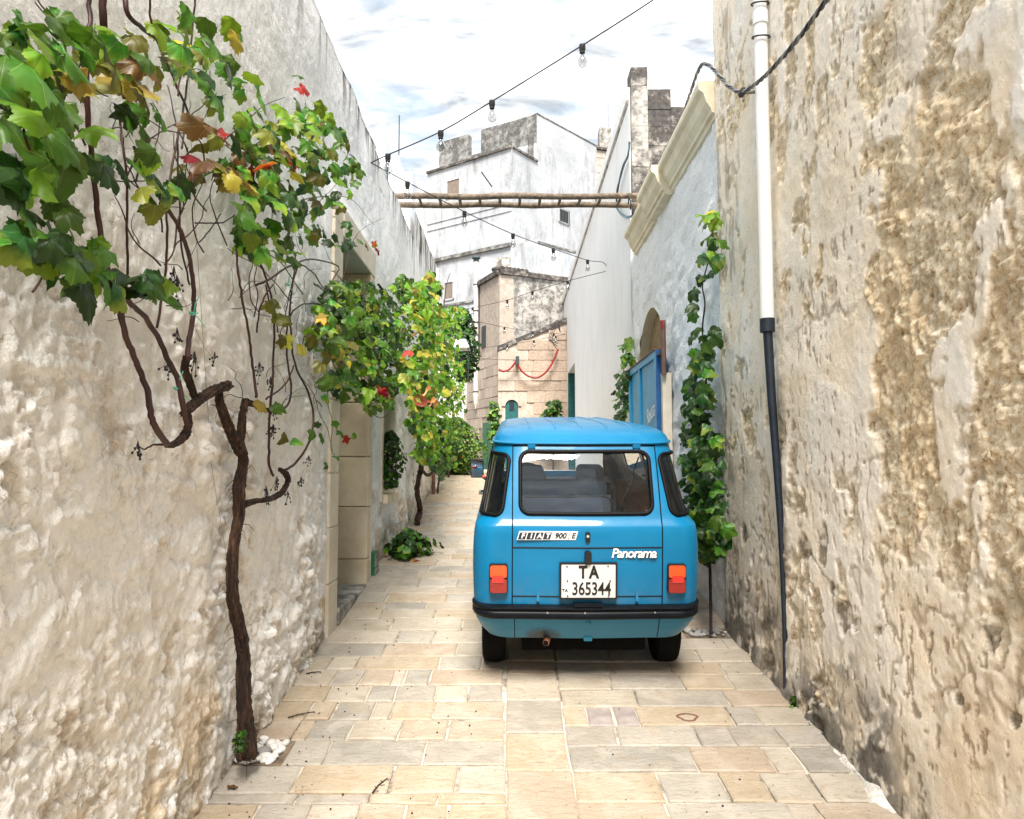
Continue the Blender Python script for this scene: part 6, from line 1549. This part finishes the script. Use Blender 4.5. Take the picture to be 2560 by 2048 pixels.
# right-hand ivy on the cornice house
v5 = thing('ivy_column', 'tall green ivy climbing in the corner between cornice house and flaking house', 'vine', on_g(1497, 1336))
XI = 1.66
branch(v5, [(1497, 1336, -.10), (1496, 1260, -.08), (1494, 1180, -.04), (1488, 1080), (1480, 1000), (1478, 900), (1487, 800), (1479, 700), (1484, 640), (1479, 600), (1490, 555), (1500, 500), (1503, 455)], XI, .013, .004, 'stem', M['twig'], 7, .1, 6, 5)
GD = [('dark', 5), ('green', 4)]
D5 = [(1496, 452, 12, 14, 7, BRIGHT), (1500, 490, 12, 20, 6, GREEN), (1497, 540, 14, 14, 5, GREEN), (1484, 578, 18, 10, 3, DARK), (1470, 610, 16, 8, 2, DARK), (1475, 650, 20, 12, 4, DARK), (1485, 690, 20, 18, 6, DARK), (1475, 735, 22, 26, 11, DARK), (1472, 790, 24, 30, 16, GD), (1470, 850, 30, 36, 26, DARK), (1475, 910, 34, 36, 30, DARK), (1478, 970, 36, 36, 34, DARK), (1480, 1030, 40, 34, 34, DARK), (1490, 1085, 36, 36, 30, GD), (1496, 1130, 30, 34, 26, GD), (1480, 1160, 18, 16, 8, GREEN)]
scatter(v5, D5, XI, (-.16, .05), (.085, .13), random.Random(8), (-.7, -1, .25), cap=290)
scatter(v5, [(x, y, rx * 1.1, ry, int(n * .8), DARK) for (x, y, rx, ry, n, p_) in D5 if y > 820], XI, (-.10, .08), (.07, .11), random.Random(18), (-.7, -1, .25), cap=0)
v6 = thing('small_ivy', 'narrow ivy strand on the white wall left of the blue gate', 'vine', (1.7, 10.6, gz(10.6)))
branch(v6, [(1316, 980), (1314, 880), (1312, 800), (1318, 740), (1320, 712)], 1.70, .010, .004, 'stem', M['twig'], 6, .1, 5, 6)
scatter(v6, [(1319, 722, 7, 12, 10, BRIGHT), (1320, 750, 9, 18, 14, GREEN), (1312, 790, 14, 16, 14, DARK), (1308, 825, 16, 18, 16, DARK), (1308, 865, 18, 22, 18, DARK)], 1.70, (-.12, .03), (.10, .15), random.Random(9), (-1, -.6, .25))
v7 = thing('door_creeper', 'dark creeper strand between the green door and the arched door', 'vine', (-.5, 22.6, gz(22.6)))
def yscatter(par, discs, Y, spread, size, seed, out=(0, -1, .2)):
    g_ = random.Random(seed); b_ = wloc(par)
    for (x, y, rx, ry, n, pal) in discs:
        for _ in range(n):
            a, q = g_.random() * 6.28, math.sqrt(g_.random()); p = on_y(x + rx * q * math.cos(a), y + ry * q * math.sin(a), Y - spread * g_.random()); add_leaf(par, p, g_.uniform(*size), pick(g_, pal), g_, out, g_.randrange(99), b_)
MB().tube([on_y(1041, 990, 22.6), on_y(1040, 930, 22.6), on_y(1041, 850, 22.6)], .02, 6).put('stem', M['twig'], v7)
yscatter(v7, [(1041, 855, 7, 12, 30, DARK), (1041, 880, 9, 20, 45, DARK), (1040, 910, 9, 25, 45, DARK)], 22.6, .25, (.12, .18), 10)
v8 = thing('corner_creeper', 'dark leafy plant where the stone house meets the smooth white wall', 'plant', (1.5, 22.3, gz(22.3)))
MB().tube([on_y(1165, 990, 22.3), on_y(1166, 900, 22.3), on_y(1165, 850, 22.3)], .025, 6).put('stem', M['twig'], v8)
yscatter(v8, [(1162, 875, 16, 18, 70, DARK), (1168, 855, 9, 12, 25, GREEN), (1160, 900, 18, 18, 50, DARK)], 22.3, .4, (.14, .22), 12)

# ================================================================== planting pockets, pebbles, litter
def pocket(P, label):
    q = [(P[0], P[2]), (P[1], P[2]), (P[1], P[3]), (P[0], P[3])]
    base(MB().hexa([(x, y, gz(y) - .06) for x, y in q], [(x, y, gz(y) + .004) for x, y in q]).put('planting_pocket', M['earth']), label, 'planter')
pocket(PIT_L, 'earth pocket in the paving at the foot of the grapevine')
pocket(PIT_R, 'earth pocket in the paving at the foot of the ivy')
g8 = random.Random(21)
def pebble(p, s, mat, label, group):
    mb = MB(); n, m = 10, 6; V = [];
    for i in range(m + 1):
        t_ = math.pi * i / m
        for k in range(n): q = 2 * math.pi * k / n; V.append((s[0] * math.sin(t_) * math.cos(q), s[1] * math.sin(t_) * math.sin(q), s[2] * math.cos(t_)))
    mb.add(V, [(i * n + k, (i + 1) * n + k, (i + 1) * n + (k + 1) % n, i * n + (k + 1) % n) for i in range(m) for k in range(n)])
    o = put('pebble', mb.mesh('pebble', mat, True)); o.location = p; o.rotation_euler = (g8.uniform(-.25, .25), g8.uniform(-.25, .25), g8.uniform(0, 6.3))
    return base(o, label, 'pebble', group)
for (x, y, sx, sy) in ((552, 1592, 26, 10), (572, 1572, 20, 12), (560, 1600, 20, 9), (530, 1598, 12, 9), (512, 1600, 16, 8), (585, 1590, 14, 9), (545, 1578, 16, 8), (570, 1605, 16, 8), (540, 1606, 14, 7), (590, 1578, 12, 8), (578, 1600, 12, 8), (556, 1562, 14, 8), (500, 1608, 14, 7), (520, 1612, 12, 6)):
    p = on_g(x, y); dark = (x, y) == (552, 1592); s = sx * KD * p.y / 1800 * .8
    pebble((p.x, p.y, gz(p.y) + .018), (s, s * .68, s * .5), M['pebble_grey' if dark else 'pebble'], 'large dark grey streaked pebble at the vine foot' if dark else 'white rounded pebble at the foot of the grapevine', None if dark else 'white pebbles at the grapevine foot')
for _ in range(20):
    p = Vector((g8.uniform(PIT_L[0] + .16, PIT_L[1] - .04), g8.uniform(PIT_L[2] + .04, PIT_L[3] - .04), 0)); s = g8.uniform(.022, .038)
    pebble((p.x, p.y, gz(p.y) + .010), (s, s * .7, s * .5), M['pebble'], 'white rounded pebble at the foot of the grapevine', 'white pebbles at the grapevine foot')
for _ in range(30):
    p = Vector((g8.uniform(PIT_R[0] + .02, PIT_R[1] - .03), g8.uniform(PIT_R[2] + .02, PIT_R[3] - .02), 0)); s = g8.uniform(.020, .036)
    pebble((p.x, p.y, gz(p.y) + .016), (s, s * .7, s * .55), M['pebble_grey'], 'small dark grey pebble at the foot of the ivy', 'grey pebbles at the ivy foot')
wd = bush('moss_tuft', 'small green weed tuft at the base of the vine trunk', 'weed', on_x(508, 1578, -1.33), (.035, .03, .09), 40, (.02, .035), DARK, 51, stems=3)
bush('wall_weed', 'little green weed sprouting at the foot of the flaking wall', 'weed', (1.76, on_g(1693, 1490).y, gz(on_g(1693, 1490).y)), (.04, .05, .07), 40, (.015, .03), GREEN, 53, stems=3)
for i, (x, y, L_, ang, lab) in enumerate(((635, 1512, .16, .5, 'dry grape stalk lying on the paving near the grapevine'), (800, 1663, .14, 1.2, 'forked dry twig lying on the near paving'), (660, 1423, .10, .3, 'short dark twig on the paving by the left wall'), (1885, 1500, .10, 2.4, 'thin dry twig on the paving near the flaking wall'), (1800, 1485, .07, 2.0, 'tiny twig on the paving right of the van'))):
    p = on_g(x, y); mb = MB(); d = Vector((math.cos(ang), math.sin(ang), 0)); nd = Vector((-d.y, d.x, 0)); c0 = Vector((p.x, p.y, gz(p.y) + .022))
    def lift(v): return Vector((v.x, v.y, gz(v.y) + .022))
    mb.tube([lift(c0 - d * L_ / 2), lift(c0 + nd * .008), lift(c0 + d * L_ / 2)], [.004, .0035, .002], 5)
    for k in range(5): q = c0 + d * L_ * (-.4 + .2 * k); mb.tube([lift(q), lift(q + nd * .02 * (1 if k % 2 else -1) + d * .012)], .0018, 4)
    base(mb.put('twig', M['twig'], None), lab, 'twig')
for i, (x, y, k, lab) in enumerate(((485, 1672, 'brown', 'curled brown dead leaf on the near paving'), (881, 1186, 'red', 'fallen red leaf on the paving below the low plant'), (884, 1103, 'brown', 'dead brown leaves at the creeper trunk'))):
    p = on_g(x, y); o = bpy.data.objects.new('fallen_leaf', leaf_mesh(k, i)); COL.objects.link(o); o.location = (p.x, p.y, gz(p.y) + .03); o.scale = (.05, .05, .05) if i == 0 else (.09, .09, .09); o.rotation_euler = (.2, .1, i); base(o, lab, 'leaf')
g9 = random.Random(31); mb = MB()
for _ in range(240):
    y = 3.2 + 9 * g9.random() ** 1.7; x = g9.choice((g9.uniform(-1.4, -.2), g9.uniform(-1.4, -1.0), g9.uniform(.2, 1.7))); s = g9.uniform(.002, .007)
    mb.lathe([(s, 0), (s * .8, s * .7), (.0005, s)], (x, y, gz(y) + .0155), 5)
o = mb.put('litter_crumbs', M['twig']); base(o, 'dark crumbs and grit scattered over the paving', 'grit', kind='stuff')
# dark oval knot in a paving stone, drawn as a flattened ring
pr = on_g(1448, 1516); mb = MB()
rg = [(pr.x + .055 * math.cos(q) * (1 + .2 * math.sin(3 * q)), pr.y + .045 * math.sin(q), gz(pr.y + .045 * math.sin(q)) + .009) for q in np.linspace(0, 2 * math.pi, 24)[:-1]]
o = MB().tube(rg, .011, 6, closed=True).put('stone_knot', M['rust_pipe']); base(o, 'dark oval knot in a paving stone behind the van, right of centre', 'ring')

# ================================================================== ladder across the lane
ld = thing('wooden_ladder', 'weathered wooden ladder laid flat across the lane overhead', 'ladder', (0, 9.4, 5.56))
ZL = 5.58
for y, nm in ((9.30, 0), (9.62, 1)):
    pts = [(-1.62 + 3.36 * k / 14, y + .006 * math.sin(k * 1.7 + nm), ZL + .008 * math.sin(k * 1.1 + nm * 2)) for k in range(15)]
    MB().tube(pts, .040, 10, rough=.06, seed=nm).put('rail', M['wood_grey'], ld, True, 50)
for k in range(11):
    x = -1.24 + .268 * k; MB().tube([(x, 9.26, ZL - .004), (x + .006, 9.46, ZL - .008), (x, 9.66, ZL - .004)], [.017, .021, .017], 8).put('rung', M['wood_grey'], ld, True, 50)
lash = []
for k in range(30): q = k * .9; lash.append((1.52 + .012 * k / 3, 9.30 + .05 * math.cos(q), ZL - .03 * k / 3 + .05 * math.sin(q)))
MB().tube(lash, .008, 5).put('lashing', M['cable'], ld)

# ================================================================== festoon strings
BULB = MB().lathe([(.011, 0), (.013, -.010), (.022, -.028), (.030, -.046), (.031, -.058), (.025, -.074), (.012, -.084), (.001, -.087)], (0, 0, 0), 14).mesh('bulb', M['bulb'], True)
SOCK = MB().lathe([(.012, .022), (.019, .020), (.019, -.012), (.016, -.016), (.016, -.030), (.010, -.034)], (0, 0, 0), 12).mesh('socket', M['socket'], True, 40)
FILA = MB().tube([(-.006, 0, -.012), (-.008, 0, -.05), (0, 0, -.058), (.008, 0, -.05), (.006, 0, -.012)], .0012, 4).mesh('filament', M['wire'])
def festoon(label, pts, at, scale=1.5, rad=.0060, rungs=True):
    """cable through world points, lamp holders at fractions 'at'"""
    S_ = [Vector(p) for p in spline([tuple(p) for p in pts], 14)]; L_ = [0]
    for a, b in zip(S_[:-1], S_[1:]): L_.append(L_[-1] + (b - a).length)
    t_ = thing('festoon_lights', label, 'string lights', S_[0], 'festoon strings over the lane'); b0 = wloc(t_)
    MB().tube(S_, rad, 6).put('cable', M['cable'], t_, True)
    for f in at:
        d = f * L_[-1]; i = max(0, min(len(S_) - 2, int(np.searchsorted(L_, d)) - 1)); q = S_[i].lerp(S_[i + 1], (d - L_[i]) / max(1e-6, L_[i + 1] - L_[i]))
        s = bpy.data.objects.new('socket', SOCK); COL.objects.link(s); s.parent = t_; s.location = q - b0 - Vector((0, 0, .018 * scale)); s.scale = (scale,) * 3
        for nm, me in (('bulb', BULB), ('filament', FILA)):
            b = bpy.data.objects.new(nm, me); COL.objects.link(b); b.parent = s; b.location = (0, 0, -.030)
    return t_
def frac(pts, xs):
    """fractions along the string whose lamps show at print columns xs"""
    S_ = [Vector(p) for p in spline([tuple(p) for p in pts], 14)]; L_ = [0]; U_ = []
    for a, b in zip(S_[:-1], S_[1:]): L_.append(L_[-1] + (b - a).length)
    for p in S_: d = p - CAM; U_.append((1280 + FPX * d.x / d.dot(_F)) / KD)
    o_ = np.argsort(U_); return [float(np.interp(x, np.array(U_)[o_], np.array(L_)[o_])) / L_[-1] for x in xs]
hook = on_x(781, 343, -1.42)
def strand(seg):                                   # (print x, print y, depth)
    return [on_y(x, y, Y) for x, y, Y in seg]
s1 = strand([(781, 343, hook.y), (815, 327, 6.95), (928, 277, 6.75), (1035, 214, 6.5), (1224, 97, 6.1), (1375, 0, 5.82), (1500, -88, 5.62)])
festoon('festoon string rising from the left wall hook to the upper right against the sky', s1, frac(s1, (817, 928, 1036, 1226)))
s2 = strand([(781, 343, hook.y), (858, 384, 8.0), (978, 446, 9.2), (1080, 493, 10.3), (1165, 524, 11.4), (1237, 548, 12.4), (1270, 553, 13.0), (1281, 570, 13.15)])
festoon('festoon string running from the left wall hook below the ladder to the smooth white wall', s2, frac(s2, (858, 978, 1080, 1165, 1237)))
s3 = strand([(1281, 570, 13.15), (1195, 592, 14.2), (1121, 614, 15.2), (1068, 632, 16.2), (995, 648, 17.4), (955, 655, 18.0)])
festoon('festoon string crossing back from the white wall past the flue', s3, frac(s3, (1195, 1121, 1068, 995)))
s4 = strand([(950, 664, 18.0), (995, 675, 18.6), (1068, 690, 19.6), (1125, 699, 20.4), (1190, 704, 21.4)])
festoon('festoon string below it, ending low on the white wall', s4, frac(s4, (991, 1062, 1121, 1166)))
s5 = strand([(1190, 704, 21.4), (1130, 716, 20.8), (1068, 726, 20.4), (1000, 734, 20.0), (965, 736, 19.8)])
festoon('festoon string past the white canopy and the stone house window', s5, frac(s5, (1068, 1124, 1170)))
s6 = strand([(960, 752, 20.6), (1000, 755, 21.4), (1050, 757, 22.2), (1088, 758, 22.5)])
festoon('plain lowest festoon cable reaching the red hose', s6, frac(s6, (975,)))
# red hose slung on the stone house
rh = thing('red_hose', 'red corrugated hose slung across the stone house wall', 'hose', on_y(1110, 780, 22.5))
for pts in ([(1050, 778), (1060, 782), (1072, 778), (1083, 766), (1088, 757)], [(1090, 768), (1100, 783), (1115, 793), (1132, 795), (1150, 783), (1165, 760), (1175, 735)]):
    MB().tube(spline([tuple(on_y(x, y, 22.48)) for x, y in pts], 8), .032, 10, rough=.04).put('hose', M['hose_red'], rh, True)
p = on_y(1089, 760, 22.5); MB().box((p.x - .05, 22.44, p.z - .12), (p.x + .06, 22.76, p.z + .14)).put('wall_bracket', M['iron'], rh)
for k in range(3):
    q = spline([tuple(on_y(1172 + 2 * k, 735 - 6 * k, 22.45)), tuple(on_y(1162 - 3 * k, 715, 22.4)), tuple(on_y(1172, 690 - 8 * k, 22.4)), tuple(on_y(1180, 700, 22.45))], 6); MB().tube(q, .012, 5).put('loose_wire', M['cable'], rh)

# twisted power cable past the downpipe
tc = thing('twisted_cable', 'twisted grey power cable slung past the white downpipe', 'cable', on_x(1563, 195, 1.62))
cpts = [on_x(1800, -70, 1.60), on_x(1735, 8, 1.60), on_x(1690, 70, 1.59), on_x(1640, 130, 1.60), on_x(1600, 170, 1.61), on_x(1563, 194, 1.62), on_x(1535, 183, 1.60), on_x(1510, 155, 1.58), on_x(1492, 138, 1.56), on_x(1474, 142, 1.56), on_x(1452, 200, 1.66), on_x(1430, 260, 1.74), on_x(1400, 318, 1.80)]
S_ = [Vector(p) for p in spline([tuple(p) for p in cpts], 26)]
for s in range(3):
    pts = []
    for k, p in enumerate(S_):
        q = k * .34 + 2 * math.pi * s / 3; rr_ = .0085; t_ = (S_[min(k + 1, len(S_) - 1)] - S_[max(0, k - 1)]).normalized(); a = t_.cross(Vector((0, 0, 1))).normalized(); b = a.cross(t_); pts.append(p + a * rr_ * math.cos(q) + b * rr_ * math.sin(q))
    MB().tube(pts, .0070, 6).put('strand', M[('cable', 'cable_grey', 'wire')[s]], tc, True)
p = on_x(1563, 195, 1.62); MB().tube([p, p + Vector((.03, 0, 0)), (1.80, p.y, p.z + .01)], .012, 8).put('bracket', M['wire'], tc)
MB().tube([p + Vector((0, -.03, .0)), p + Vector((0, .03, 0))], .024, 10).put('clamp', M['cable'], tc)
# rust-pink downpipe and iron hook on the far left wall
rp = thing('pink_downpipe', 'slim rust pink downpipe on the left wall behind the creeper', 'pipe', on_x(912, 1085, -1.40))
a, b = on_x(912, 1085, -1.40), on_x(914, 960, -1.40); MB().tube([a, (a.x, a.y, b.z + .8)], .035, 10).put('pipe', M['rust_pipe'], rp, True, 40); MB().tube([a + Vector((0, 0, .12)), a + Vector((.10, -.04, .02))], .035, 10).put('shoe', M['rust_pipe'], rp, True, 40)
